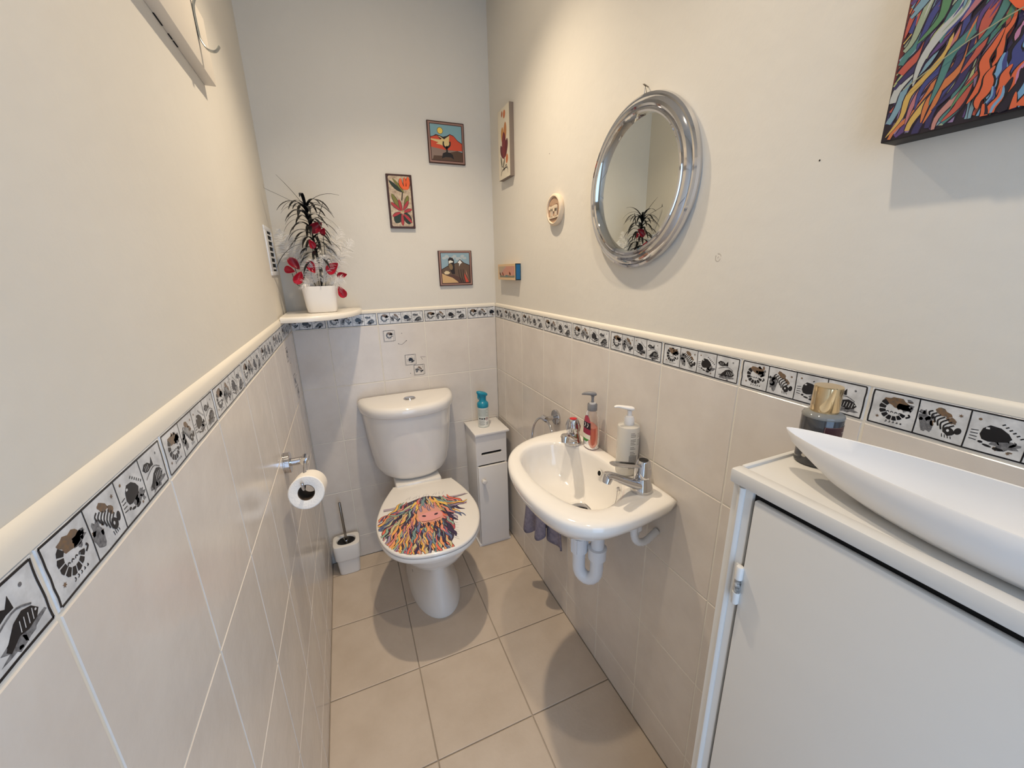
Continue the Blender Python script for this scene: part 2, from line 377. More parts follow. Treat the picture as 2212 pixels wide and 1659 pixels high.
# ================================================================== TOILET
TX = .422
def dsec(cx, hw, depth, z, n=40, back=-.012, e=2.6, rb=.02):
    """D-shaped outline: flat back at y=back, bulging front; returned as closed ring"""
    out = []
    for i in range(n):
        t = PI+PI*i/(n-1)                                  # left -> front -> right
        c, s_ = math.cos(t), math.sin(t)
        out.append((cx+hw*math.copysign(abs(c)**(2/e), c), back-(depth)*abs(s_)**(2/2.1)*1.0, z))
    out2 = []
    for i in range(10):
        f = (i+1)/11; out2.append((cx+hw*(1-2*f), back, z))
    return out+out2
toilet = thing('toilet', 'white ceramic close-coupled toilet with lid closed against the back wall', 'toilet', (TX, -.30, 0))
m = MB()
secs = []
for z, hw, dp in [(.442, .060, .10), (.443, .10, .135), (.452, .137, .158), (.470, .158, .171), (.50, .171, .179), (.56, .179, .186), (.65, .189, .193), (.73, .196, .198), (.762, .198, .20)]:
    secs.append(dsec(TX-.008, hw, dp, z))
m.loft(secs, M_CER); part(m, 'cistern', toilet, ang=60)
m = MB(); secs = []
for z, hw, dp in [(.757, .200, .204), (.757, .206, .213), (.762, .2085, .217), (.782, .2095, .219), (.794, .206, .216), (.800, .198, .208), (.803, .185, .196), (.8045, .12, .14)]:
    secs.append(dsec(TX-.008, hw, dp, z, back=-.010))
m.loft(secs, M_CER); part(m, 'cistern_lid', toilet, ang=60)
m = MB(); T = Matrix.Translation((TX-.004, -.108, .8045))
m.lathe([(.026, -.002), (.026, .002), (.024, .004), (.021, .004), (.020, .0025)], M_CHROME, T, 32, False, False)
m.lathe([(.0195, .0022), (.0195, .0045), (.0185, .0055), (.0001, .0058)], M_CHROME, T, 32, False, False)
m.box((TX-.0245, -.1085, .8095), (TX+.0165, -.1075, .8108), M_STEEL)
part(m, 'flush_button', toilet)
# lid outline in local coordinates, y forward = negative
HALF = [(.0, 0), (.118, 0), (.131, -.010), (.150, -.055), (.172, -.12), (.187, -.19), (.193, -.25), (.189, -.31), (.172, -.375), (.142, -.43), (.100, -.467), (.050, -.485), (0, -.490)]
half = catmull([(x, y, 0) for x, y in HALF], 5)
OUT = [(p.x, p.y) for p in half]+[(-p.x, p.y) for p in half[::-1][1:-1]]
OUTC = (0, -.25)
def oring(sc, z, dy=0.0, grow=0.0):
    r = []
    for x, y in OUT:
        vx, vy = x-OUTC[0], y-OUTC[1]; l = math.hypot(vx, vy)
        r.append((x*sc+vx/l*grow, OUTC[1]+vy*sc+vy/l*grow+dy, z))
    return r
def place(ring, cx, cy, a):
    c, s_ = math.cos(a), math.sin(a); return [(cx+x*c-y*s_, cy+x*s_+y*c, z) for x, y, z in ring]
LX, LY, LA = .430, -.183, math.radians(-5.5)
m = MB(); rings = []
for sc, z, g in [(1, .3995, -.004), (1, .3995, .0), (1, .403, .002), (1, .411, .003), (1, .4165, .0), (1, .4165, -.006)]: rings.append(place(oring(sc, z, 0, g-.001), LX, LY, LA))
m.loft(rings, M_LID); part(m, 'seat', toilet, ang=50)
m = MB(); rings = []
for sc, z, g in [(1, .4185, -.007), (1, .4185, -.001), (1, .4215, .0015), (1, .4275, .001), (1, .4305, -.002), (1, .4318, -.008)]: rings.append(place(oring(sc, z, 0, g), LX, LY, LA))
m.loft(rings, M_LID)
lid = part(m, 'toilet_lid', toilet, ang=50)
for sx in (-.075, .075):
    m = MB(); T = Matrix.Translation(place([(sx, .012, .405)], LX, LY, LA)[0]); m.lathe([(.014, -.005), (.014, .012), (.010, .016), (.0001, .017)], M_CHROME, T, 20, False, False)
    part(m, 'hinge', toilet)
# pan
def egg(z, yb, yf, hw, n=56, e=2.1, eb=3.2, cx=TX):
    cy = yb+(yf-yb)*.45; out = []
    for i in range(n):
        t = 2*PI*i/n; c, s_ = math.cos(t), math.sin(t)
        if s_ <= 0: out.append((cx+hw*math.copysign(abs(c)**(2/e), c), cy+(cy-yf)*-abs(s_)**(2/e), z))
        else: out.append((cx+hw*math.copysign(abs(c)**(2/eb), c), cy+(yb-cy)*abs(s_)**(2/eb), z))
    return out
m = MB(); secs = []
for z, yb, yf, hw, eb in [(0, -.075, -.520, .108, 3.5), (.008, -.075, -.521, .108, 3.5), (.04, -.078, -.508, .099, 3.5), (.10, -.082, -.486, .0775, 3.4), (.165, -.085, -.470, .067, 3.2), (.205, -.085, -.474, .071, 3.0),
                          (.240, -.088, -.522, .104, 2.8), (.275, -.09, -.568, .131, 2.6), (.31, -.10, -.607, .154, 2.4), (.345, -.12, -.632, .169, 2.3), (.368, -.135, -.641, .175, 2.3),
                          (.374, -.14, -.645, .180, 2.3), (.392, -.14, -.647, .182, 2.3), (.399, -.145, -.640, .176, 2.3)]:
    r = egg(z, yb, yf, hw, eb=eb)
    k = max(0, (z-.20)/.2); r = [(x+(-.030*k)*(max(0, (-y-.25))/.4)**1.2+.004*k, y, zz) for x, y, zz in r]
    secs.append(r)
m.loft(secs, M_CER)
m.box((TX-.105, -.215, .26), (TX+.092, -.075, .402), M_CER, .012)
m.box((TX-.108, -.19, .395), (TX+.094, -.02, .441), M_CER, .010)
part(m, 'pan', toilet, ang=45)
m = MB(); m.lathe([(.0001, 0.0), (.0048, 0.0), (.005, .001)], M_VOID, Matrix.Translation((TX-.0905, -.34, .115)) @ Matrix.Rotation(-PI/2-.12, 4, 'Y') , 16, False, False); part(m, 'screw_hole', toilet)
m = MB(); m.tube([(TX-.02, -.09, .20), (TX-.02, -.03, .20), (TX-.02, -.008, .20)], .05, M_PVC, 24); part(m, 'soil_pipe', toilet)
# painted shaggy cow on the lid (own drawing): coloured locks
COLS = [(232, 116, 92), (244, 190, 92), (122, 150, 148), (160, 140, 166), (60, 44, 78), (226, 140, 132), (150, 178, 160), (238, 160, 104), (98, 112, 150), (206, 196, 150), (192, 88, 100)]
def locks(mb, F, starts, dirf, rnd, cols, clip, h0, lw, ll, dark=(36, 26, 38)):
    h = h0
    for (x, y) in starts:
        L = ll*rnd.uniform(.7, 1.3); n = 5; P_ = [(x, y)]; ph = rnd.uniform(0, 6.3)
        for i in range(n):
            px, py = P_[-1]; a = dirf(px, py)+.38*math.sin(ph+i*2.0)
            P_.append((px+math.cos(a)*L/n, py+math.sin(a)*L/n))
        wv = lw*rnd.uniform(.7, 1.35)
        put_ribbon(mb, F, P_, flatc(*dark), h, wv*1.35, None, 4, True, clip)
        put_ribbon(mb, F, P_, flatc(*rnd.choice(cols)), h+.00003, wv*.95, None, 4, True, clip)
        if rnd.random() < .5:
            put_ribbon(mb, F, [(a+wv*.18, b+wv*.1) for a, b in P_[:4]], flatc(*rnd.choice(cols)), h+.00006, wv*.35, None, 4, True, clip)
        h += .0000035
    return h
rnd = random.Random(5)
c_, s_ = math.cos(LA), math.sin(LA)
FLid = lambda a, b, h=0: Vector((LX+a*c_-b*s_, LY+a*s_+b*c_, .4319+h))
def inlid(x, y, g=.955):
    # inside test against the scaled outline
    px, py = x/g, OUTC[1]+(y-OUTC[1])/g; ins = False; n = len(OUT)
    for i in range(n):
        x1_, y1_ = OUT[i]; x2_, y2_ = OUT[(i+1) % n]
        if (y1_ > py) != (y2_ > py) and px < (x2_-x1_)*(py-y1_)/(y2_-y1_)+x1_: ins = not ins
    return ins
inl2 = lambda x, y: inlid(x, y, .982)
m = MB()
# horns running to both edges
put_ribbon(m, FLid, [(-.178, -.175), (-.12, -.172), (-.06, -.150)], flatc(176, 160, 172), .00004, .013, .008, 4, False, inlid)
put_ribbon(m, FLid, [(-.178, -.184), (-.12, -.181), (-.06, -.155)], flatc(40, 30, 36), .00005, .0035, .003, 4, False, inlid)
put_ribbon(m, FLid, [(.172, -.155), (.13, -.162), (.07, -.160)], flatc(176, 160, 172), .00004, .009, .012, 4, False, inlid)
put_ribbon(m, FLid, [(.172, -.159), (.13, -.169), (.07, -.166)], flatc(40, 30, 36), .00005, .0035, .005, 4, False, inlid)
body = catmull([(-.105, -.17, 0), (-.06, -.145, 0), (0, -.125, 0), (.05, -.145, 0), (.095, -.17, 0), (.108, -.22, 0), (.092, -.29, 0), (.082, -.36, 0), (.070, -.43, 0), (.03, -.468, 0), (-.04, -.468, 0), (-.11, -.435, 0), (-.150, -.375, 0), (-.172, -.30, 0), (-.160, -.22, 0)], 4, True)
put_poly(m, FLid, [(p.x, p.y) for p in body], flatc(70, 58, 76), .00006)
starts = []
for r_ in range(9):
    y = -.150-.036*r_
    xl = -.10-.008*r_ if r_ < 8 else -.10; xr = .085-.006*r_
    k = 20
    for i in range(k): starts.append((xl-.062*min(1, r_/3)+(xr-xl+.062*min(1, r_/3))*i/(k-1)+rnd.uniform(-.006, .006), y+rnd.uniform(-.012, .012)))
def ldir(x, y): return -PI/2+max(-.8, min(.8, (x+.02)*6.5))*(.9 if y > -.30 else .45)
h = locks(m, FLid, starts, ldir, rnd, COLS, inl2, .00010, .0088, .10)
h = locks(m, FLid, starts[::3], ldir, rnd, COLS, inl2, h, .0075, .09)
fr = [(-.08+.16*i/13, -.128-.35*((i-6.5)/13)**2+rnd.uniform(-.004, .004)) for i in range(14)]
h = locks(m, FLid, fr, lambda x, y: -PI/2+(x+.0)*14, rnd, COLS+[(244, 200, 100)]*3, inlid, h, .010, .085)
# face and muzzle
put_poly(m, FLid, [(p.x, p.y) for p in catmull([(-.036, -.21, 0), (.0, -.19, 0), (.036, -.215, 0), (.050, -.265, 0), (.045, -.305, 0), (.005, -.318, 0), (-.030, -.305, 0), (-.042, -.26, 0)], 4, True)], flatc(224, 158, 140), h+.0001)
put_poly(m, FLid, ell(.006, -.272, .047, .027, 20, 4), flatc(232, 160, 156), h+.00016)
for ex in (-.018, .028): put_poly(m, FLid, ell(ex, -.266, .0085, .0055, 12, 30 if ex > 0 else -30), flatc(54, 30, 40), h+.0002)
put_ribbon(m, FLid, [(-.030, -.299), (.004, -.304), (.040, -.294)], flatc(96, 52, 50), h+.0002, .003, .002)
put_poly(m, FLid, ell(-.040, -.213, .006, .004, 10, 20), flatc(40, 24, 30), h+.0003)
h = locks(m, FLid, [(-.045+.012*i, -.176+rnd.uniform(-.006, .006)) for i in range(8)], lambda x, y: -PI/2+(x)*5, rnd, [(244, 196, 96), (226, 140, 132), (160, 140, 166), (150, 178, 160), (238, 160, 104)], lambda x, y: y > -.238 and inlid(x, y), h+.0003, .0085, .06)
h = locks(m, FLid, [(-.03+.008*i, -.309) for i in range(10)], lambda x, y: -PI/2, rnd, [(60, 44, 78), (40, 30, 40), (238, 160, 104)], inlid, h, .006, .03)
for i in range(34):   # loose hair tips on the right edge and crown
    a = i/33
    if i < 22: x, y, an = .098-.028*a*1.4, -.17-.27*a*1.5, -.7+rnd.uniform(-.3, .3)
    else: x, y, an = -.08+.15*(i-22)/11, -.128, PI/2+rnd.uniform(-.9, .3)
    put_ribbon(m, FLid, [(x, y), (x+.022*math.cos(an), y+.022*math.sin(an))], flatc(96, 80, 110), .0003, .0012, .0004, 1, False, inlid)
tag(part(m, 'lid_picture', toilet, smooth=False), 'multicoloured shaggy cow picture printed on the lid')

# ================================================================== NARROW CABINET, AIR FRESHENER
cab = thing('bathroom_cabinet', 'narrow white freestanding storage cabinet with a tissue slot beside the toilet', 'cabinet', (.764, -.09, 0))
X0, X1, Y0, Y1 = .688, .841, -.172, -.008
m = MB(); m.box((X0, Y0, .012), (X0+.010, Y1, .600), M_WHITEB, .0008); m.box((X1-.010, Y0, .012), (X1, Y1, .600), M_WHITEB, .0008)
m.box((X0+.01, Y1-.006, .012), (X1-.01, Y1, .600), M_WHITEB); m.box((X0+.01, Y0+.012, .440), (X1-.01, Y1-.006, .450), M_WHITEB); part(m, 'body', cab)
m = MB(); m.box((X0-.006, Y0-.006, 0), (X1+.008, Y1+.002, .012), M_WHITEB, .001); part(m, 'base', cab)
m = MB(); m.box((X0-.005, Y0-.013, .600), (X1+.012, Y1+.004, .610), M_WHITEB, .0015); part(m, 'top', cab)
# drawer front with slot (four pieces around the slot)
m = MB(); sx0, sx1, sz0, sz1 = .713, .815, .497, .510; fy0, fy1 = Y0-.004, Y0+.006
def rrect(x0_, z0_, x1_, z1_, r, n=6):
    o = []
    for cx, cz, a0 in [(x1_-r, z1_-r, 0), (x0_+r, z1_-r, 90), (x0_+r, z0_+r, 180), (x1_-r, z0_+r, 270)]:
        for i in range(n+1):
            a = math.radians(a0+90*i/n); o.append((cx+r*math.cos(a), cz+r*math.sin(a)))
    return o
inn = rrect(sx0, sz0, sx1, sz1, .0063); outr = rrect(X0+.001, .447, X1-.001, .598, .0005)
m.loft([[(x, fy1, z) for x, z in outr], [(x, fy0+.001, z) for x, z in outr], [(x, fy0, z) for x, z in rrect(X0+.002, .448, X1-.002, .597, .0005)], [(x, fy0, z) for x, z in rrect(sx0-.001, sz0-.001, sx1+.001, sz1+.001, .0073)], [(x, fy0+.001, z) for x, z in inn], [(x, fy1, z) for x, z in inn]], M_WHITEB, False, False)
m.poly([(x, fy1+.001, z) for x, z in inn], M_VOID)
part(m, 'slotted_front', cab, smooth=False)
m = MB(); m.box((X0+.003, Y0-.014, .016), (X1-.003, Y0-.001, .441), M_WHITEB, .001); door = part(m, 'door', cab)
m = MB(); m.lathe([(.006, 0), (.0055, .007), (.0095, .012), (.0125, .017), (.0125, .020), (.008, .0245), (.0001, .0255)], M_WHITEB, Matrix.Translation((.713, Y0-.014, .372)) @ Matrix.Rotation(PI/2, 4, 'X'), 24); part(m, 'knob', door)

AX, AY, AZ = .757, -.092, .610
af = thing('air_freshener', 'teal-topped air freshener spray can standing on the narrow cabinet', 'air freshener', (AX, AY, AZ))
T = Matrix.Translation((AX, AY, AZ))
m = MB(); m.lathe([(.024, 0), (.027, .002), (.027, .005), (.0262, .0055), (.0262, .098), (.0265, .100)], mat('can_label', rgb(222, 226, 220), .3, var=(60, rgb(204, 212, 204), .7)), T)
part(m, 'can', af, ang=30)
m = MB()
def wrap(cx, cy, r, a0, z0):   # F on a cylinder: u arc length, v height
    return lambda u, v, h=0: Vector((cx+(r+h)*math.cos(a0+u/r), cy+(r+h)*math.sin(a0+u/r), z0+v))
Fc = wrap(AX, AY, .0263, -PI/2-.35, AZ)
LB = flatc(232, 232, 226); LK = flatc(44, 46, 48); LG = flatc(120, 128, 124)
def strip(F, u0, v0, u1, v1, m_, h=.0002, n=10):
    for i in range(n):
        a, b_ = u0+(u1-u0)*i/n, u0+(u1-u0)*(i+1)/n
        m.poly([F(a, v0, h), F(b_, v0, h), F(b_, v1, h), F(a, v1, h)], m_)
strip(Fc, -.026, .008, .034, .040, LB)
for i in range(3): strip(Fc, -.020+.011*i, .042, -.0125+.011*i, .049, LK, .0003, 3)
for i, (du, dv) in enumerate([(0, 0)]):   # hazard diamond
    cu, cv = .018, .044
    for a in range(4):
        P_ = [(cu+.008*math.cos(PI/2*a), cv+.008*math.sin(PI/2*a)), (cu+.008*math.cos(PI/2*(a+1)), cv+.008*math.sin(PI/2*(a+1)))]
        put_ribbon(m, Fc, P_, flatc(196, 60, 50), .0004, .0016, None, 1)
    put_poly(m, Fc, ell(cu, cv, .0024, .003, 8), LK, .0004)
for i in range(9): strip(Fc, -.022, .012+.0030*i, -.022+(.030 if i % 3 else .024), .0131+.0030*i, LG, .0003, 6)
for i in range(4): strip(Fc, .014, .014+.004*i, .026, .0156+.004*i, LG, .0003, 3)
for i in range(10): strip(Fc, -.024, .058+.0036*i, -.024+.05-(i % 4)*.004, .0592+.0036*i, flatc(150, 160, 154), .0003, 6)
part(m, 'label', af, smooth=False)
m = MB(); m.lathe([(.0266, .099), (.0272, .101), (.0272, .112), (.0262, .119), (.021, .125), (.0165, .128), (.0155, .134)], M_TEAL, T, 36, False, True)
# trigger head: neck then sloping cap
secs = []
for z, a, b_, ox in [(.128, .0175, .0145, 0), (.140, .0165, .0135, 0), (.150, .018, .0145, .0), (.158, .022, .016, -.001)]:
    secs.append([(AX+ox+a*math.cos(2*PI*i/28), AY+b_*math.sin(2*PI*i/28), AZ+z) for i in range(28)])
for dz, a, b_ in [(.160, .0262, .0185), (.1655, .0272, .0195), (.170, .025, .018), (.173, .018, .013)]:
    secs.append([(AX-.002+a*math.cos(2*PI*i/28), AY+b_*math.sin(2*PI*i/28), AZ+dz-.30*(a*math.cos(2*PI*i/28))+.001) for i in range(28)])
m.loft(secs, M_TEAL); part(m, 'spray_cap', af, ang=50)
m = MB(); m.tube([(AX-.022, AY-.004, AZ+.163), (AX-.0235, AY-.005, AZ+.150), (AX-.0215, AY-.005, AZ+.139)], [.004, .0035, .002], M_TEAL, 10); part(m, 'trigger', af)

# ================================================================== TOILET BRUSH AND HOLDER
BX, BY = .077, -.066
bh = thing('brush_holder', 'white ceramic toilet brush holder on the floor in the back left corner', 'brush holder', (BX, BY, 0))
def sq(cx, cy, hw, hd, z, e=5, n=48):
    return [(cx+hw*math.copysign(abs(math.cos(t))**(2/e), math.cos(t)), cy+hd*math.copysign(abs(math.sin(t))**(2/e), math.sin(t)), z) for t in [2*PI*i/n for i in range(n)]]
m = MB(); secs = []
for z, hw, hd, e in [(0, .038, .034, 5), (.003, .041, .037, 5), (.02, .0425, .0385, 5), (.072, .046, .0415, 5), (.076, .0465, .042, 5), (.080, .0500, .0455, 5), (.085, .0508, .0462, 5), (.150, .0535, .049, 5), (.156, .052, .0475, 5), (.158, .049, .0445, 4.5), (.158, .0385, .0345, 2.3), (.154, .037, .033, 2), (.02, .032, .028, 2)]:
    secs.append(sq(BX, BY, hw*1.08, hd*1.04, z, e))
m.loft(secs, M_CERM); part(m, 'holder_body', bh, ang=40)
m = MB(); m.loft([sq(BX, BY, .0375, .0335, .1515, 2), sq(BX, BY, .0345, .0305, .1500, 2), sq(BX, BY, .012, .012, .1350, 2)], M_BLACK, False, True); part(m, 'inner_liner', bh)
br = thing('toilet_brush', 'toilet brush with slim steel handle standing in its white holder', 'brush', (BX, BY, .03))
m = MB(); m.tube([(BX+.001, BY, .125), (BX, BY-.001, .20), (BX-.003, BY, .352), (BX-.003, BY, .354)], [.0056, .0056, .0056, .0045], M_STEEL, 16); part(m, 'handle', br)
m = MB(); m.lathe([(.010, .128), (.0085, .150), (.0065, .157), (.0058, .158)], M_CHROME, Matrix.Translation((BX+.001, BY, 0)), 20); part(m, 'collar', br)
m = MB(); m.lathe([(.003, .128), (.026, .120), (.030, .09), (.030, .055), (.022, .035), (.001, .03)], mat('bristles', rgb(26, 26, 28), .9, bump=(300, 1)), Matrix.Translation((BX, BY, 0)), 24); part(m, 'bristle_head', br)

# ================================================================== TOILET ROLL HOLDER AND ROLL
HX = .008
rh = thing('toilet_roll_holder', 'chrome toilet roll holder on the tiled left wall', 'toilet roll holder', (0, -.655, .838))
PY, PZ = -.655, .842
m = MB(); m.lathe([(.0285, 0), (.0285, .003), (.0270, .0034), (.0270, .0045), (.0285, .005), (.0285, .0145), (.027, .016), (.0001, .0162)], M_CHROME, Matrix.Translation((.0, PY, PZ)) @ Matrix.Rotation(PI/2, 4, 'Y'), 40); part(m, 'wall_plate', rh, ang=25)
m = MB(); m.tube([(.006, PY, PZ), (.052, PY, PZ)], .0105, M_CHROME, 24); m.tube([(.050, PY+.016, PZ), (.050, PY-.012, PZ)], .0112, M_CHROME, 24)
m.lathe([(.0001, 0.0), (.008, 0), (.0095, .0015)], M_CHROME, Matrix.Translation((.050, PY+.0175, PZ)) @ Matrix.Rotation(PI/2, 4, 'X'), 24); part(m, 'post', rh, ang=40)
m = MB(); m.tube(catmull([(.050, PY-.004, PZ), (.052, PY-.03, PZ-.004), (.055, PY-.09, PZ-.012), (.056, PY-.137, PZ-.017), (.056, PY-.146, PZ-.013), (.0555, PY-.148, PZ-.002), (.0555, PY-.148, PZ+.004)], 6), .0038, M_CHROME, 14); part(m, 'arm', rh, ang=60)
roll = thing('toilet_roll', 'white toilet paper roll hanging on the chrome wall holder', 'toilet roll', (.06, -.74, .81))
TR = Matrix.Translation((.0600, -.797, .815)) @ Matrix.Rotation(math.radians(-17), 4, 'X') @ Matrix.Rotation(-PI/2, 4, 'X')
m = MB(); R0, R1, HL = .0195, .0412, .102
m.lathe([(R0, 0), (R0+.001, -.0006), (R1-.002, -.0006), (R1, .0015), (R1, HL-.0015), (R1-.002, HL), (R0, HL)], M_PAPER, TR, 72, False, False); part(m, 'paper', roll, ang=40)
m = MB(); m.lathe([(R0, HL-.001), (R0, .0005), (R0-.0012, .0005), (R0-.0012, HL-.001)], M_CARD, TR, 48, False, False); part(m, 'cardboard_core', roll)

# ================================================================== WASHBASIN
basin = thing('washbasin', 'small white wall-hung ceramic washbasin with two chrome taps', 'washbasin', (.72, -.965, .68))
BC = (.712, -.965); NB = 96
OUTP = [(.8695, -.712), (.82, -.713), (.76, -.720), (.70, -.735), (.645, -.765), (.600, -.812), (.572, -.870), (.557, -.935), (.552, -1.0), (.555, -1.06), (.567, -1.12), (.588, -1.168), (.622, -1.203), (.665, -1.219), (.72, -1.221), (.79, -1.214), (.85, -1.203), (.8695, -1.196)]
INP = [(.606, -1.03), (.600, -.97), (.604, -.91), (.617, -.855), (.648, -.812), (.69, -.792), (.735, -.790), (.770, -.806), (.798, -.848), (.818, -.90), (.824, -.96), (.822, -1.02), (.808, -1.066), (.788, -1.098), (.758, -1.130), (.720, -1.152), (.682, -1.157), (.648, -1.138), (.622, -1.090)]
def polar(P_, closed=True):
    Q = P_; res = []
    for i in range(NB):
        a = 2*PI*i/NB; dx, dy = math.cos(a), math.sin(a); best = None
        for j in range(len(Q)):
            if not closed and j == len(Q)-1: break
            (ax, ay), (bx_, by_) = Q[j], Q[(j+1) % len(Q)]
            ex, ey = bx_-ax, by_-ay; den = dx*ey-dy*ex
            if abs(den) < 1e-12: continue
            t = ((ax-BC[0])*ey-(ay-BC[1])*ex)/den; u = ((ax-BC[0])*dy-(ay-BC[1])*dx)/den
            if t > 0 and -1e-6 <= u <= 1+1e-6 and (best is None or t > best): best = t
        res.append((dx*best, dy*best))
    return res
def cm2(P_, k=6, closed=True): return [(p.x, p.y) for p in catmull([(x, y, 0) for x, y in P_], k, closed)]
RO = polar(cm2(OUTP, 6, False)+[OUTP[0]]); RI = polar(cm2(INP))
DR = (.736, -.990)
def ringb(z, so=None, si=None, grow=0, mix=None, ctr=None, rad=None, tilt=0):
    out = []
    for i in range(NB):
        o, n_ = RO[i], RI[i]
        if rad is not None: x, y = ctr[0]+rad*math.cos(2*PI*i/NB), ctr[1]+rad*math.sin(2*PI*i/NB)
        elif mix is not None: x, y = BC[0]+n_[0]+(o[0]-n_[0])*mix, BC[1]+n_[1]+(o[1]-n_[1])*mix
        elif so is not None: x, y = BC[0]+o[0]*so, BC[1]+o[1]*so
        else:
            s0 = si; l = math.hypot(*n_); x, y = BC[0]+n_[0]*s0, BC[1]+n_[1]*s0
            if ctr: x, y = ctr[0]+(x-BC[0])+(BC[0]-ctr[0])*s0, ctr[1]+(y-BC[1])+(BC[1]-ctr[1])*s0
        x = min(x, .8695); out.append((x, y, z))
    return out
def backflat(r, keep=.8695, s=1.0):
    # keep the back edge on the wall while the front shrinks
    out = []
    for i, (x, y, z) in enumerate(r):
        o = RO[i]; ox, oy = BC[0]+o[0], BC[1]+o[1]
        k = max(0, min(1, (ox-.80)/.069)); out.append((x+(ox-x)*k, y, z))
    return out
m = MB(); secs = [ringb(.655, ctr=DR, rad=.030), ringb(.660, ctr=DR, rad=.048), ringb(.674, so=.36), ringb(.690, so=.52), backflat(ringb(.706, so=.61)), backflat(ringb(.724, so=.71)), backflat(ringb(.742, so=.805)), backflat(ringb(.759, so=.885)), backflat(ringb(.776, so=.948)), ringb(.792, so=.99),
     ringb(.807, so=1.0), ringb(.8125, mix=.93), ringb(.8160, mix=.80), ringb(.8172, mix=.60), ringb(.8172, mix=.35), ringb(.8160, mix=.12), ringb(.8130, mix=.0), ringb(.805, si=.978, ctr=DR), ringb(.785, si=.95, ctr=DR), ringb(.755, si=.885, ctr=DR), ringb(.725, si=.76, ctr=DR), ringb(.706, si=.56, ctr=DR), ringb(.697, si=.32, ctr=DR), ringb(.694, ctr=DR, rad=.033), ringb(.690, ctr=DR, rad=.030), ringb(.670, ctr=DR, rad=.028)]
m.loft(secs, M_CER, False, False); part(m, 'bowl', basin, ang=70)
m = MB(); T = Matrix.Translation((DR[0], DR[1], .6925))
m.lathe([(.033, .001), (.0325, .0025), (.030, .0035), (.022, .0025), (.020, -.004), (.020, -.02)], M_CHROME, T, 40, False, False); m.lathe([(.0001, -.012), (.021, -.012)], M_VOID, T, 24, False, False)
for a in range(3): m.box((DR[0]-.02, DR[1]-.001+.011*(a-1), .684), (DR[0]+.02, DR[1]+.001+.011*(a-1), .686), M_STEEL)
part(m, 'waste_drain', basin)
m = MB(); T = Matrix.Translation((.8135, -.965, .777)) @ Matrix.Rotation(-PI/2+.28, 4, 'Y')
m.lathe([(.0001, .0015), (.0075, .0015)], M_VOID, T, 24, False, False); m.lathe([(.0072, .0016), (.0085, .0022), (.0098, .0012)], M_CER, T, 24, False, False); part(m, 'overflow_hole', basin)
# trap under the basin
m = MB(); tx, ty = DR; t2 = (.770, -1.030)
m.lathe([(.021, .600), (.021, .655)], M_BLACK, Matrix.Translation((tx, ty, 0)), 24)
part(m, 'waste_nut', basin)
m = MB()
m.lathe([(.020, .562), (.0245, .564), (.0245, .612), (.0205, .612), (.0205, .60)], M_PVC, Matrix.Translation((tx, ty, 0)), 28, True, True)
for i in range(8):
    a = 2*PI*i/8; m.box((tx+.0245*math.cos(a)-.0012, ty+.0245*math.sin(a)-.0012, .566), (tx+.0245*math.cos(a)+.0012, ty+.0245*math.sin(a)+.0012, .610), M_PVC)
U = [(tx, ty, .60), (tx, ty, .545), (tx, ty, .515)]
for i in range(1, 9):
    a = PI*i/9; U.append((tx+(t2[0]-tx)*(1-math.cos(a))/2, ty+(t2[1]-ty)*(1-math.cos(a))/2, .513-.035*math.sin(a)))
U += [(t2[0], t2[1], .515), (t2[0], t2[1], .56), (t2[0], t2[1], .66)]
m.tube(U, .0185, M_PVC, 24)
m.lathe([(.0185, .555), (.025, .556), (.025, .585), (.0262, .586), (.0262, .590), (.0185, .592)], M_PVC, Matrix.Translation((t2[0], t2[1], 0)), 28)
m.tube(catmull([(t2[0], t2[1], .64), (t2[0]+.01, t2[1], .675), (t2[0]+.04, t2[1], .683), (W-.001, t2[1], .683)], 5), .0165, M_PVC, 20)
part(m, 'waste_trap', basin, ang=40)
m = MB(); m.tube([(.812, -1.128, .75), (.812, -1.128, .705)], .016, M_PVC, 20); m.tube([(.812, -1.128, .73), (.812, -1.128, .690)], .010, M_PVC, 16)
P_ = catmull([(.795, -1.140, .735), (.795, -1.143, .700), (.805, -1.146, .680), (.83, -1.146, .674), (.869, -1.142, .690)], 8)
m.tube(P_, [.0085+.0012*(i % 2) for i in range(len(P_))], M_PVC, 14); part(m, 'supply_pipe', basin, ang=60)
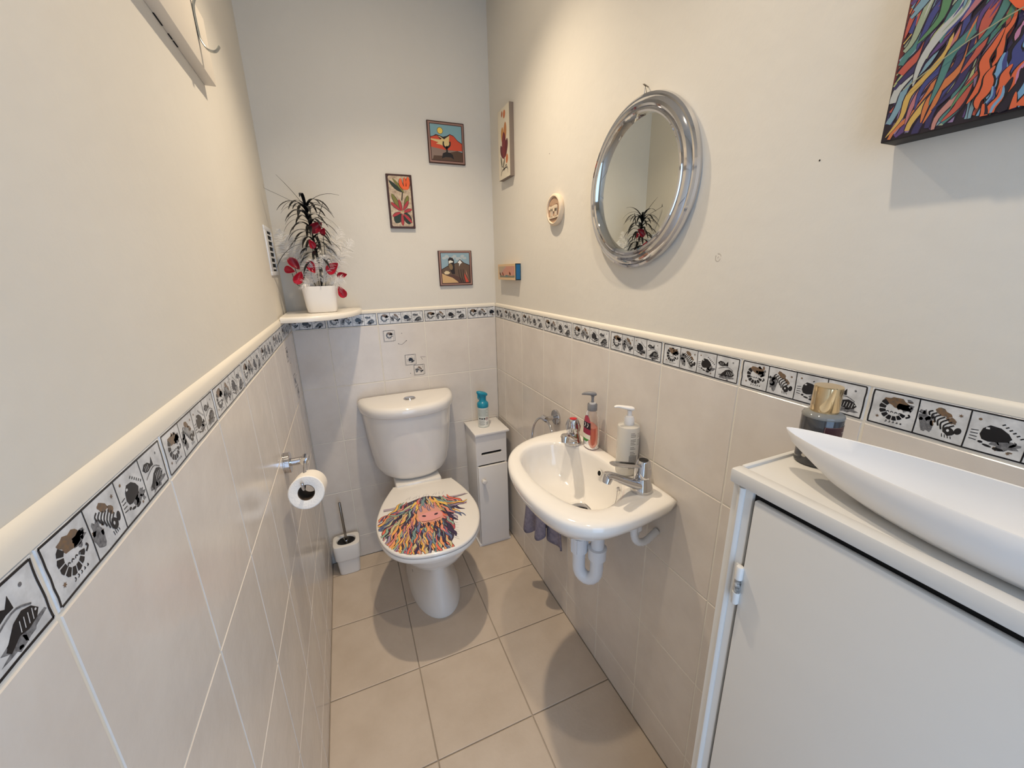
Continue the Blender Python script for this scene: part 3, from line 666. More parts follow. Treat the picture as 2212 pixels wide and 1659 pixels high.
# taps
def tap(x, y, az, saz, labelcol, name_label, facets):
    z = .8172; t = bpy.data.objects.new('tap', None); COL.objects.link(t); t.parent = basin; t.location = Vector((x, y, z))-Vector(basin.location)
    tag(t, name_label)
    def P(r, side, h, a): ca, sa = math.cos(math.radians(a)), math.sin(math.radians(a)); return (x+r*ca-side*sa, y+r*sa+side*ca, z+h)
    T = Matrix.Translation((x, y, z)); m = MB()
    m.lathe([(.0262, 0), (.0268, .003), (.0255, .010), (.0228, .019), (.0205, .028), (.0190, .034), (.0190, .036)], M_CHROME, T, 40, True, True)
    part(m, 'body', t, ang=30)
    m = MB(); Q = catmull([P(.008, 0, .016, saz), P(.03, 0, .026, saz), (P(.06, 0, .042, saz)), P(.084, 0, .056, saz), P(.098, 0, .063, saz), P(.106, 0, .063, saz)], 4); n = len(Q)
    m.tube(Q, [1.15-.40*min(1, i/(n*.8)) for i in range(n)], M_CHROME, 20, True, (.0105, .0165), (0, 0, 1))
    q = P(.100, 0, .057, saz); m.lathe([(.0001, -.014), (.0075, -.014), (.0102, -.0125), (.0118, .002), (.0095, .008), (.003, .0095)], M_CHROME, Matrix.Translation(q) @ Matrix.Rotation(math.radians(saz), 4, 'Z') @ Matrix.Rotation(-.35, 4, 'Y'), 24); part(m, 'spout', t, ang=50)
    m = MB(); m.lathe([(.0192, .0365), (.0205, .039), (.0200, .052), (.0172, .070), (.0150, .0775), (.0128, .0800), (.0108, .0800)], M_CHROME, T, 36, True, False)
    if not facets:
        Q = [P(.004, 0, .066, az), P(.03, 0, .074, az), P(.07, 0, .088, az), P(.106, 0, .102, az)]
        m.tube(catmull(Q, 4), [.75, .8, .85, .9, .95, 1, 1.02, 1.04, 1.06, 1.06, 1.04, 1.0, .7], M_CHROME, 16, True, (.0052, .0100), (0, 0, 1))
        ca, sa = math.cos(math.radians(az)), math.sin(math.radians(az))
        put_ribbon(m, lambda a, b_, h=0: Vector((x+a*ca-b_*sa, y+a*sa+b_*ca, z+.0700+a*.345)), [(.03, 0), (.06, 0), (.098, 0)], M_BLACK, 0, .008, .010, 2)
    else:
        for i in range(4):
            a = PI/4+PI/2*i; m.tube([(x+.0165*math.cos(a), y+.0165*math.sin(a), z+.042), (x+.018*math.cos(a), y+.018*math.sin(a), z+.058), (x+.013*math.cos(a), y+.013*math.sin(a), z+.075)], [.005, .006, .004], M_CHROME, 12)
        m.tube([P(.012, 0, .060, az), P(.022, 0, .064, az), P(.024, 0, .078, az)], [.004, .0045, .003], M_CHROME, 12)
    part(m, 'handle', t, ang=40)
    m = MB(); m.lathe([(.0110, .0792), (.0110, .0806), (.0085, .0815), (.0001, .0817)], labelcol, T, 24, False, False); part(m, 'indicator_cap', t)
tap(.806, -.830, 215, 226, mat('red_cap', rgb(190, 24, 34), .25), 'chrome hot tap with a red top', True)
tap(.814, -1.135, 189, 180, M_BLACK, 'chrome lever tap with a dark top', False)
m = MB(); Q = catmull([(.790, -1.075, .790), (.788, -1.077, .770), (.782, -1.075, .745), (.770, -1.065, .722), (.752, -1.02, .704)], 10)
for i in range(len(Q)-1):
    if i % 1 == 0:
        c = (Q[i]+Q[i+1])/2; m.lathe([(.0001, -.0012), (.0012, -.0006), (.0012, .0006), (.0001, .0012)], M_CHROME, Matrix.Translation(c), 6)
m.tube(Q, .0006, M_STEEL, 6)
m.lathe([(.0055, 0), (.0055, .004), (.003, .006), (.0001, .0062)], M_CHROME, Matrix.Translation((.795, -1.075, .792)) @ Matrix.Rotation(-PI/2, 4, 'Y'), 16)
part(m, 'plug_chain', basin)

# bottles on the basin
SX, SY, SZ = .839, -.880, .8176
sb = thing('soap_bottle', 'clear pump bottle of orange hand soap behind the red-topped tap', 'soap bottle', (SX, SY, SZ))
M_CLEAR = mat('clear_plastic', rgb(236, 226, 220), .08, trans=.92, ior=1.30)
M_SOAP = mat('orange_soap', rgb(238, 104, 58), .12, trans=.30, ior=1.33)
def osec(z, a, b_, n=36, e=2.4): return [(SX+b_*math.copysign(abs(math.sin(t))**(2/e), math.sin(t)), SY+a*math.copysign(abs(math.cos(t))**(2/e), math.cos(t)), SZ+z) for t in [2*PI*i/n for i in range(n)]]
m = MB(); PR = [(.0, .022, .015), (.003, .026, .0185), (.02, .0285, .020), (.05, .0275, .0195), (.08, .0235, .018), (.102, .0195, .0165), (.113, .0165, .015), (.118, .0125, .0125), (.124, .0120, .0120)]
m.loft([osec(z, a, b_) for z, a, b_ in PR], M_CLEAR); part(m, 'bottle', sb, ang=60)
m = MB(); PR2 = [(.0012, .021, .0140), (.004, .0248, .0172), (.02, .0272, .0188), (.045, .0265, .0184), (.060, .0250, .0178), (.068, .0240, .0172)]
m.loft([osec(z, a, b_) for z, a, b_ in PR2], M_SOAP); part(m, 'liquid_soap', sb, ang=60)
M_PUMPG = mat('grey_pump', rgb(126, 126, 130), .4)
m = MB(); T = Matrix.Translation((SX, SY, SZ)); m.lathe([(.0138, .118), (.0142, .119), (.0142, .136), (.0130, .138), (.0098, .1382)], M_PUMPG, T, 28, True, False)
m.lathe([(.0098, .137), (.0098, .1415), (.0045, .1425)], M_WHITEB, T, 24, False, True)
m.lathe([(.0042, .141), (.0036, .150), (.0042, .158), (.0062, .163)], M_PUMPG, T, 20)
Q = [(SX+.008, SY+.000, SZ+.166), (SX-.002, SY, SZ+.169), (SX-.014, SY+.012, SZ+.168), (SX-.022, SY+.022, SZ+.164)]
m.tube(catmull(Q, 3), [.7, 1, 1.1, 1.1, 1.1, 1.0, .9, .8, .6, .4], M_PUMPG, 14, True, (.0055, .0095), (0, 0, 1)); part(m, 'pump', sb, ang=50)
m = MB()
def Fs(u, v, h=0):   # front-left face towards the room and the camera side
    t = u/.024; k = 1-.18*max(0, (v-.03)/.08)
    return Vector((SX-(.0206+h)*k*abs(math.cos(t))**(2/2.4), SY-(.0288+h)*k*math.copysign(abs(math.sin(t))**(2/2.4), math.sin(t)), SZ+v))
lab = catmull([(-.016, .030, 0), (.0, .022, 0), (.014, .034, 0), (.017, .06, 0), (.012, .088, 0), (0, .104, 0), (-.012, .094, 0), (-.018, .06, 0)], 4, True)
for i in range(12):
    u0, u1 = -.016+.032*i/12, -.016+.032*(i+1)/12
    f = lambda u: math.sqrt(max(0, 1-(u/.0175)**2))
    zs = [.064-.040*f((u0+u1)/2), .050-.008, .060, .088, .064+.040*f((u0+u1)/2)]
    for a, b_, c in [(zs[0], .033, flatc(70, 140, 60)), (.033, .047, flatc(226, 222, 206)), (.047, .064, flatc(146, 38, 66)), (.064, .084, flatc(34, 18, 30)), (.084, zs[4], flatc(166, 60, 80))]:
        if b_ > a: m.poly([Fs(u0, a, .0004), Fs(u1, a, .0004), Fs(u1, b_, .0004), Fs(u0, b_, .0004)], c)
for dx in (-.006, .003): put_ribbon(m, Fs, [(dx, .068), (dx+.004, .076), (dx+.001, .081)], flatc(230, 224, 220), .0008, .002, None, 3)
part(m, 'label', sb, smooth=False)

QX, QY, QZ = .838, -1.046, .8176
lb = thing('lotion_bottle', 'tall translucent white pump bottle of lotion behind the lever tap', 'lotion bottle', (QX, QY, QZ))
M_FROST = mat('frosted_plastic', rgb(236, 232, 224), .28, trans=.45, ior=1.2)
M_LOT = mat('white_lotion', rgb(240, 240, 240), .5)
T = Matrix.Translation((QX, QY, QZ))
m = MB(); m.lathe([(.025, 0), (.0275, .002), (.0278, .006), (.0278, .128), (.0265, .1315), (.022, .133), (.0125, .1345)], M_FROST, T, 48); part(m, 'bottle', lb, ang=35)
m = MB(); m.lathe([(.0245, .002), (.0268, .005), (.0268, .088), (.0001, .088)], M_LOT, T, 40, True, False); m.tube([(QX, QY, QZ+.03), (QX, QY, QZ+.13)], .0028, M_WHITEB, 10); part(m, 'lotion', lb)
m = MB(); m.lathe([(.0125, .134), (.0128, .135), (.0128, .151), (.0112, .153), (.0104, .156), (.0085, .157), (.0058, .158), (.0058, .172), (.0075, .173)], M_WHITEB, T, 28)
Q = catmull([(QX+.009, QY-.004, QZ+.1755), (QX-.002, QY+.001, QZ+.1775), (QX-.018, QY+.008, QZ+.181), (QX-.030, QY+.013, QZ+.183), (QX-.036, QY+.0155, QZ+.181)], 3)
m.tube(Q, [.7, .95, 1, 1, .95, .85, .75, .7, .62, .58, .54, .5, .42], M_WHITEB, 14, True, (.0052, .0092), (0, 0, 1)); part(m, 'pump', lb, ang=45)
m = MB(); Fq = wrap(QX, QY, .0279, math.radians(-128), QZ)
TG = flatc(120, 116, 108)
for i in range(15):
    if i in (3, 8, 11): continue
    u0 = .006; v = .118-.0042*i; strip(Fq, u0, v, u0+.010+(.004 if i % 3 else .0), v+.0014, TG, .0002, 4)
    if i < 8: strip(Fq, u0+.018, v-.002, u0+.030, v-.001, TG, .0002, 4)
rr = random.Random(2)
for i in range(26): strip(Fq, .004, .022+.0014*i, .026, .0229+.0014*i, flatc(150, 148, 148) if i % 2 else flatc(120, 118, 118), .0002, 5)
part(m, 'label', lb, smooth=False)

# ================================================================== TOWEL RING AND TOWEL
ring = thing('towel_ring', 'chrome towel ring on the tiled right wall behind the washbasin', 'towel ring', (W, -.612, .814))
RY, RZ = -.612, .816
m = MB(); m.lathe([(.0285, 0), (.0285, .006), (.027, .0085), (.0001, .009)], M_CHROME, Matrix.Translation((W, RY, RZ)) @ Matrix.Rotation(-PI/2, 4, 'Y'), 40); part(m, 'wall_plate', ring, ang=25)
m = MB(); m.tube([(W-.006, RY, RZ), (W-.046, RY, RZ)], .0085, M_CHROME, 20); m.tube([(.822, RY-.014, RZ+.002), (.822, RY+.014, RZ+.002)], .0105, M_CHROME, 20); part(m, 'post', ring)
m = MB(); RR = .083; RC = (.822, RY, RZ-RR)
m.tube([(RC[0]-.02*math.sin(math.pi*.5*(1-math.cos(2*PI*i/64))/2)*0-.022*(1-math.cos(2*PI*i/64))/2, RC[1]+RR*math.sin(2*PI*i/64), RC[2]+RR*math.cos(2*PI*i/64)) for i in range(65)], .0042, M_CHROME, 12); part(m, 'ring', ring)
# towel : folded cloth over the bottom of the ring
rnd = random.Random(8)
def cloth(nx, nz, fn):
    v = [fn(i/(nx-1), j/(nz-1)) for j in range(nz) for i in range(nx)]
    f = [(j*nx+i, j*nx+i+1, (j+1)*nx+i+1, (j+1)*nx+i) for j in range(nz-1) for i in range(nx-1)]
    return v, f
m = MB()
def t1(u, v):     # front fall
    y = RY+.010+(.048+.030*v)*(1-2*u)+.015*v
    z = RZ-2*RR+.006-(.335+.02*math.sin(u*9.0)-.10*max(0, u-.5))*v
    x = .800-.014*math.sin(u*PI*3.0+.5)*(.3+.9*v)-.010*v
    return (x, y, z)
v_, f_ = cloth(26, 26, t1); m.add(v_, f_, M_TOWEL)
def t2f(u, v):    # over the ring and the shorter back fall
    a = v*PI if v < .3 else .3*PI
    y = RY-.03+(.035+.028*v)*(1-2*u)-.010*v; z = RZ-2*RR+.006-(.315+.02*u)*v+.0
    return (.826+.010*math.sin(u*PI*2.5+1)*(.3+v)+.004, y, z)
v_, f_ = cloth(26, 26, t2f); m.add(v_, f_, M_TOWEL)
def t3(u, v):
    a = PI*v; return (.813+.013*math.cos(a)-.0, RY+(.046)*(1-2*u), RZ-2*RR+.006+.010*math.sin(a))
v_, f_ = cloth(20, 8, t3); m.add(v_, f_, M_TOWEL)
tw = m.obj('hand_towel', solid=.007, ang=180); tag(tw, 'grey terry hand towel hanging from the towel ring below the washbasin', 'towel')

# ================================================================== MIRROR
mir = thing('wall_mirror', 'round wall mirror in a wide polished silver ribbed frame', 'mirror', (W+PL, -.985, 1.517))
TM = Matrix.Translation((W+PL, -.984, 1.5165)) @ Matrix.Rotation(-PI/2, 4, 'Y')
m = MB(); m.lathe([(.178, 0), (.181, .004), (.182, .010), (.180, .016), (.1755, .019), (.172, .0195), (.170, .022), (.164, .0265), (.158, .0275), (.154, .0255), (.1525, .0235), (.1505, .0265), (.147, .0275), (.1435, .0255), (.1425, .019), (.1425, .012)], M_CHROME, TM, 128, False, False); part(m, 'frame', mir, ang=22)
m = MB(); m.lathe([(.1445, .013), (.0001, .013)], M_MIRROR, TM, 96, False, False); part(m, 'mirror_glass', mir)
m = MB(); m.tube([(W+.002, -.996, 1.690), (W-.002, -.992, 1.712), (W-.002, -.988, 1.690)], .0010, M_STEEL, 8); m.tube([(W+.006, -.992, 1.712), (W-.006, -.992, 1.716)], .0013, M_STEEL, 8)
m.tube([(W-.001, -.992, 1.712), (W-.003, -.985, 1.719)], .0008, M_CARD, 6); part(m, 'hanging_wire', mir)

# ================================================================== PICTURES
WB = lambda y=0: None
def framed(name, label, cat, F, w_, h_, th, edge, group=None):
    """flat panel: F maps (u, v, h) with h measured from the plaster; returns mesh builder drawing at h = th"""
    m = MB(); P = rrect(0, 0, w_, h_, .001, 2)
    m.loft([[F(x, z, 0.0005) for x, z in P][::-1], [F(x, z, th-.0008) for x, z in P][::-1], [F(.0008+x*(1-.0016/w_), .0008+z*(1-.0016/h_), th) for x, z in P][::-1]], edge)
    return m
def back_frame(x, z, tilt=0):
    c, s_ = math.cos(math.radians(tilt)), math.sin(math.radians(tilt))
    return lambda a, b_, h=0: Vector((x+a*c-b_*s_, PL-h, z+a*s_+b_*c))
def art(root_label, cat, F, w_, h_, th, edge, fn, group='ceramic pictures on the walls', name='wall_picture'):
    r = thing(name, root_label, cat, F(w_/2, 0, 0), group)
    part(framed('', '', '', F, w_, h_, th, edge), 'frame', r, smooth=False)
    m = MB(); fn(m, lambda a, b_, h=0: F(a, b_, th+.0001+h)); part(m, 'picture', r, smooth=False)
    return r
BR = (66, 26, 20)
def sq_border(m, F, s):
    put_poly(m, F, [(.0035, .0035), (s-.0035, .0035), (s-.0035, s-.0035), (.0035, s-.0035)], flatc(150, 116, 104), .0)
    put_poly(m, F, [(.0095, .0095), (s-.0095, .0095), (s-.0095, s-.0095), (.0095, s-.0095)], flatc(*BR), .0001)
def volcano(m, F):
    s = .154; sq_border(m, F, s); a, b_ = .012, s-.012; L = b_-a; Q = lambda P_: [(a+x*L, a+y*L) for x, y in P_]
    put_poly(m, F, [(a, a), (b_, a), (b_, b_), (a, b_)], flatc(128, 168, 176), .0002)
    put_poly(m, F, Q([(0, .30), (1, .30), (1, .52), (.86, .60), (.74, .72), (.62, .76), (.52, .70), (.40, .66), (.28, .70), (.17, .72), (.08, .67), (0, .65)]), flatc(66, 30, 22), .0003)
    put_poly(m, F, Q([(.0, .31), (1, .30), (1, .50), (.86, .58), (.74, .70), (.62, .74), (.40, .50), (.20, .69), (.08, .655), (0, .63)]), flatc(206, 78, 50), .0004)
    put_poly(m, F, Q([(.22, .68), (.30, .67), (.42, .60), (.60, .71), (.58, .52), (.60, .40), (.44, .40), (.30, .44), (.16, .46), (.24, .50), (0, .56), (0, .59), (.30, .58), (.36, .61)]), flatc(222, 196, 136), .0005)
    put_poly(m, F, Q([(.24, .70), (.40, .665), (.52, .70), (.62, .755), (.54, .685), (.44, .60), (.34, .66)]), flatc(40, 26, 22), .0006)
    put_poly(m, F, Q([(0, 0), (1, 0), (1, .26), (.8, .30), (.45, .30), (0, .36)]), flatc(142, 120, 108), .0006)
    put_poly(m, F, Q([(0, 0), (1, 0), (1, .26), (.84, .30), (.62, .24), (.36, .13), (.06, .12), (.04, .04)]), flatc(86, 64, 50), .0007)
    put_poly(m, F, Q(ell(.31, .83, .095, .095, 24)), flatc(90, 80, 40), .0003); put_poly(m, F, Q(ell(.31, .83, .083, .083, 24)), flatc(240, 206, 92), .0004)
    K = flatc(30, 26, 28)                     # plain dark rock and shrub silhouette
    put_poly(m, F, Q([(.32, .05), (.36, .20), (.46, .24), (.60, .23), (.68, .18), (.72, .04), (.62, .10), (.44, .10)]), K, .0008)
    for P_ in [[(.50, .20), (.50, .42)], [(.50, .34), (.40, .42), (.40, .54)], [(.50, .36), (.60, .44), (.61, .55)]]: put_ribbon(m, F, Q(P_), K, .0009, .008, .005)
def mountain(m, F):
    s = .152; sq_border(m, F, s); a, b_ = .012, s-.012; L = b_-a; Q = lambda P_: [(a+x*L, a+y*L) for x, y in P_]
    put_poly(m, F, [(a, a), (b_, a), (b_, b_), (a, b_)], flatc(140, 166, 178), .0002)
    r2 = random.Random(4)
    for i in range(9): put_poly(m, F, Q(ell(.12+.09*i, .84+.05*math.sin(i*2), .075, .05, 12, 0, .2, r2)), flatc(176, 184, 186), .0003+.00002*i)
    K = flatc(34, 24, 22); B1 = flatc(98, 78, 62); B2 = flatc(84, 58, 50)
    put_poly(m, F, Q([(0, 0), (1, 0), (1, .60), (.80, .68), (.66, .80), (.55, .68), (.42, .64), (.25, .60), (0, .47)]), K, .0005)
    put_poly(m, F, Q([(.01, .01), (.99, .01), (.99, .58), (.80, .66), (.66, .78), (.55, .665), (.42, .62), (.25, .58), (.01, .45)]), B1, .0006)
    put_poly(m, F, Q([(.24, .55), (.24, .80), (.30, .86), (.40, .84), (.45, .76), (.46, .30), (.36, .30), (.30, .42)]), K, .0007)
    put_poly(m, F, Q([(.255, .64), (.26, .74), (.33, .765), (.42, .72), (.40, .69), (.30, .67)]), flatc(226, 222, 208), .0008)
    put_poly(m, F, Q(ell(.325, .55, .07, .11, 16, 10)), flatc(128, 106, 74), .0008)
    put_poly(m, F, Q([(.66, .77), (.57, .68), (.63, .66), (.62, .55), (.66, .62), (.70, .66), (.74, .67)]), flatc(228, 226, 220), .0008)
    put_poly(m, F, Q([(0, .34), (.10, .30), (.20, .27), (.40, .28), (.60, .20), (.74, .10), (.74, 0), (0, 0)]), B2, .0009)
    put_poly(m, F, Q([(0, .33), (.14, .26), (.36, .18), (.50, .08), (.58, .005), (0, .005)]), flatc(200, 164, 116), .0010)
    put_poly(m, F, Q(ell(.18, .35, .10, .06, 16, 0, .15, r2)), flatc(216, 196, 158), .0011)
    for x in (.60, .68, .76): put_ribbon(m, F, Q([(x, .45), (x+.01, .25), (x+.08, .02)]), K, .0011, .0022)
    put_poly(m, F, Q([(.80, .34), (.86, .20), (.95, .02), (.84, .01), (.80, .18)]), flatc(196, 76, 56), .0012); put_poly(m, F, Q([(.85, .45), (.87, .30), (.95, .12), (.90, .26)]), flatc(214, 150, 130), .0013)
def flower(m, F):
    w_, h_ = .100, .203; Q = lambda P_: [(x*w_, y*h_) for x, y in P_]
    put_poly(m, F, rrect(.007, .007, w_-.007, h_-.007, .006, 4), mat('mottled_glaze', rgb(204, 186, 158), .3, var=(70, rgb(150, 124, 104), 1)), .0001)
    K = flatc(58, 44, 30); G = flatc(118, 116, 54); DG = flatc(34, 50, 38)
    def leaf(P_, w, c, h=.0003): put_ribbon(m, F, Q(P_), K, h, w*1.3, None, 5, True); put_ribbon(m, F, Q(P_), c, h+.0001, w, None, 5, True)
    leaf([(.10, .88), (.35, .76), (.60, .68)], .011, DG); leaf([(.24, .92), (.45, .80), (.66, .66)], .007, G, .0005)
    put_ribbon(m, F, Q([(.60, .68), (.56, .58), (.54, .52)]), K, .0004, .005)
    for P_, w in [([(.68, .72), (.56, .82), (.56, .93)], .012), ([(.74, .72), (.72, .84), (.72, .95)], .010), ([(.78, .72), (.84, .84), (.86, .96)], .014)]: leaf(P_, w, flatc(226, 92, 40), .0006)
    put_poly(m, F, Q(ell(.74, .755, .13, .032, 16)), flatc(228, 98, 44), .0009)
    leaf([(.16, .64), (.30, .50), (.46, .36)], .013, G); leaf([(.80, .62), (.72, .50), (.62, .40)], .012, G)
    leaf([(.44, .30), (.34, .20), (.22, .10)], .024, DG); leaf([(.62, .30), (.72, .18), (.78, .08)], .022, DG)
    for P_ in [[(.50, .32), (.46, .44), (.42, .54)], [(.56, .34), (.70, .44), (.80, .52)], [(.56, .30), (.76, .34), (.92, .36)], [(.56, .27), (.72, .20), (.88, .10)], [(.50, .28), (.50, .14), (.50, .05)], [(.46, .30), (.26, .26), (.12, .22)], [(.46, .33), (.24, .42), (.10, .48)]]: leaf(P_, .0095, flatc(168, 52, 56), .0010)
    for i in range(7): put_poly(m, F, ell(.052+.006*math.cos(i), .063+.005*math.sin(i*1.7), .002, .002, 8), flatc(206, 180, 120), .0014)
EDG = mat('dark_wood_edge', rgb(62, 34, 26), .4)
art('square ceramic picture of red volcanic hills under a yellow sun', 'picture', back_frame(.603, 1.766, 0), .154, .154, .008, EDG, volcano)
art('tall narrow ceramic picture of an orange and a red flower', 'picture', back_frame(.4235, 1.511, 0), .101, .203, .012, EDG, flower)
art('square ceramic picture of brown mountains with a snowy peak', 'picture', back_frame(.612, 1.272, 0), .152, .150, .009, EDG, mountain)
def right_frame(y, z): return lambda a, b_, h=0: Vector((W+PL-h, y-a, z+b_))
def dried(m, F):
    w_, h_ = .118, .246; Q = lambda P_: [(x*w_, y*h_) for x, y in P_]
    put_poly(m, F, [(.001, .001), (w_-.001, .001), (w_-.001, h_-.001), (.001, h_-.001)], flatc(222, 212, 190), .0)
    for P_, w, c in [([(.45, .30), (.30, .40), (.22, .50)], .022, (98, 36, 40)), ([(.50, .28), (.50, .50), (.50, .66)], .036, (122, 44, 48)), ([(.58, .30), (.70, .44), (.80, .54)], .026, (98, 36, 40)), ([(.42, .50), (.38, .64), (.40, .74)], .024, (196, 138, 72)), ([(.58, .52), (.62, .66), (.66, .78)], .026, (190, 124, 70)), ([(.55, .84), (.58, .90), (.60, .95)], .020, (200, 112, 62)), ([(.36, .88), (.38, .92), (.40, .96)], .014, (176, 108, 70)), ([(.70, .20), (.74, .27), (.76, .33)], .020, (200, 116, 66)), ([(.30, .18), (.26, .26), (.20, .34)], .012, (120, 114, 96)), ([(.40, .16), (.46, .22), (.56, .28)], .012, (120, 114, 96))]:
        put_ribbon(m, F, Q(P_), flatc(*c), .0003+.00001*w, w, None, 5, True)
    for i in range(9):
        a = .5+.9*math.sin(i*1.9); put_ribbon(m, F, Q([(.50, .14), (.50+.22*math.cos(i*.8), .15+.04*math.sin(i*2)), (.50+.34*math.cos(i*.8+.2), .10+.05*math.sin(i*1.3))]), flatc(66, 58, 52), .0004, .0025, .001)
art('tall narrow cream picture of pressed orange and maroon flowers', 'picture', right_frame(-.130, 1.685), .118, .246, .018, mat('taupe_edge', rgb(128, 114, 102), .5), dried, group='pictures on the right wall')
def postc(m, F):
    w_, h_ = .192, .064; Q = lambda P_: [(x*w_, y*h_) for x, y in P_]
    put_poly(m, F, Q([(.005, .005), (.995, .005), (.995, .995), (.005, .995)]), flatc(216, 184, 142), .0)
    put_poly(m, F, Q([(.10, .16), (.97, .16), (.97, .86), (.04, .86)]), flatc(178, 158, 132), .0001)
    put_poly(m, F, Q([(.25, .28), (.97, .28), (.97, .86), (.46, .86), (.32, .60)]), flatc(196, 140, 120), .0002)
    put_ribbon(m, F, Q([(.18, .44), (.34, .66), (.50, .84)]), flatc(186, 152, 150), .0003, .004); put_ribbon(m, F, Q([(.86, .80), (.84, .50), (.86, .30)]), flatc(190, 150, 150), .0003, .004)
    for x, y, c in [(.15, .36, (104, 56, 40)), (.30, .38, (130, 54, 44)), (.26, .30, (222, 160, 134)), (.74, .36, (214, 150, 124)), (.70, .42, (170, 96, 76))]: put_poly(m, F, Q(ell(x, y, .04, .12, 12, 15)), flatc(*c), .0004)
    put_poly(m, F, Q([(.10, .16), (.97, .16), (.97, .30), (.80, .26), (.60, .30), (.45, .24), (.25, .28), (.12, .22)]), flatc(120, 122, 106), .0005); put_poly(m, F, Q(ell(.52, .25, .08, .07, 10)), flatc(96, 118, 120), .0006)
pb = art('small wooden picture block with a blue side near the corner', 'picture', right_frame(-.100, 1.295), .192, .064, .024, flatc(208, 176, 134), postc, group='pictures on the right wall')
m = MB(); m.box((W+PL-.0235, -.2930, 1.2945), (W+PL, -.2915, 1.3595), flatc(20, 44, 56)); m.box((W+PL-.0205, -.2936, 1.2985), (W+PL-.003, -.2925, 1.3555), flatc(24, 96, 142)); tag(part(m, 'side_panel', pb, smooth=False), 'blue painted end')
# plaque
pq = thing('round_plaque', 'small round cream plaster plaque with an animal relief', 'plaque', (W+PL, -.585, 1.518))
M_PQ = mat('plaster_plaque', rgb(222, 202, 176), .7, bump=(90, .3)); M_PQ2 = mat('plaque_recess', rgb(178, 146, 120), .8, bump=(120, .5))
TQ = Matrix.Translation((W+PL, -.588, 1.518)) @ Matrix.Rotation(-PI/2, 4, 'Y')
m = MB(); m.lathe([(.046, 0), (.0478, .004), (.0478, .012), (.045, .0155), (.041, .0165), (.0395, .0155), (.0385, .0125)], M_PQ, TQ, 56, True, False); m.lathe([(.0387, .0125), (.0001, .0125)], M_PQ2, TQ, 48, False, False); part(m, 'disc', pq, ang=40)
FQ = lambda a, b_, h=0: Vector((W+PL-.0127-h, -.588-a, 1.518+b_))
m = MB(); DKP = flatc(92, 62, 42)
def relief(P_, h_=.003):
    pts = [(p.x, p.y) for p in catmull([(x, y, 0) for x, y in P_], 3, True)]
    m.loft([[FQ(x, y, 0) for x, y in pts], [FQ(x, y, h_) for x, y in pts]], M_PQ, False, True)
    for i in range(0): pass
relief([(-.030, .004), (-.026, .012), (-.010, .011), (.016, .014), (.024, .010), (.025, -.002), (.020, -.006), (-.016, -.002), (-.022, .002)])
for x in (-.014, -.006, .014, .021): relief([(x-.0025, .002), (x+.0025, .002), (x+.002, -.020), (x-.002, -.020)])
relief([(-.024, -.020), (.030, -.019), (.029, -.024), (-.022, -.025)])
for P_ in [[(-.026, .0135), (-.008, .0125), (.017, .0155), (.0262, .011), (.027, -.004), (.024, -.018)], [(-.02, -.0265), (.0, -.0262), (.025, -.0255)], [(-.010, -.003), (-.010, -.018)], [(.010, -.003), (.010, -.018)]]: put_ribbon(m, FQ, P_, DKP, .0003, .0016)
part(m, 'relief', pq, ang=40)

# large cow canvas
CY, CZ, CW_, CH_, CT = -1.468, 1.478, .40, .50, .032
FCv = lambda a, b_, h=0: Vector((W+PL-CT-h, CY-a, CZ+b_))
cv = thing('canvas_painting', 'large box canvas of a shaggy multicoloured cow on the right wall', 'painting', (W+PL-CT/2, CY-CW_/2, CZ))
m = MB(); m.box((W+PL-CT, CY-CW_, CZ), (W+PL-.0005, CY, CZ+CH_), mat('canvas_black', rgb(26, 22, 24), .6), .0015); part(m, 'stretched_canvas', cv)
rnd = random.Random(12); m = MB()
inc = lambda x, y: .0015 <= x <= CW_-.0015 and .0015 <= y <= CH_-.0015
put_poly(m, FCv, [(.001, .001), (CW_-.001, .001), (CW_-.001, CH_-.001), (.001, CH_-.001)], flatc(104, 44, 44), .0001)
put_poly(m, FCv, [(.001, .001), (CW_-.001, .001), (CW_-.001, .12), (.06, .30), (.001, .06)], flatc(30, 22, 34), .0002)
C2 = [(86, 62, 112), (178, 84, 70), (196, 160, 86), (74, 120, 114), (62, 66, 120), (118, 148, 160), (172, 108, 114), (166, 172, 118), (192, 112, 66), (84, 126, 88), (134, 110, 146), (178, 178, 172), (180, 126, 116), (52, 46, 86), (146, 156, 130)]
st = []
for r_ in range(24):
    for i in range(24):
        x = .05-.05*min(1, (23-r_)/11)+.0095*i+rnd.uniform(-.005, .005); y = .05+.0195*r_+rnd.uniform(-.010, .010)
        if x < .001+(.022 if y > .13 else 0)*(y-.1)*5: continue
        st.append((x, y))
st.sort(key=lambda q: q[1])
h = locks(m, FCv, st, lambda x, y: math.radians(258-20*max(0, 1-x/.12)), rnd, C2, inc, .0004, .0066, .095, (34, 24, 44))
st = [(.09+.0095*i+rnd.uniform(-.004, .004), .02+.014*j+rnd.uniform(-.006, .006)) for j in range(6) for i in range(28)]
h = locks(m, FCv, st[::-1], lambda x, y: math.radians(262), rnd, [(40, 34, 60), (206, 96, 60), (110, 150, 180), (30, 24, 40), (60, 66, 120), (180, 120, 150)], inc, h, .0065, .05, (16, 12, 20))
FC2 = lambda a, b_, h=0: FCv(a-.036, b_+.012, h)
face = catmull([(.125, .16, 0), (.115, .11, 0), (.135, .075, 0), (.18, .065, 0), (.26, .075, 0), (.30, .12, 0), (.29, .20, 0), (.26, .30, 0), (.19, .30, 0), (.15, .23, 0)], 4, True)
put_poly(m, FC2, [(p.x, p.y) for p in face], flatc(222, 96, 56), h+.0001)
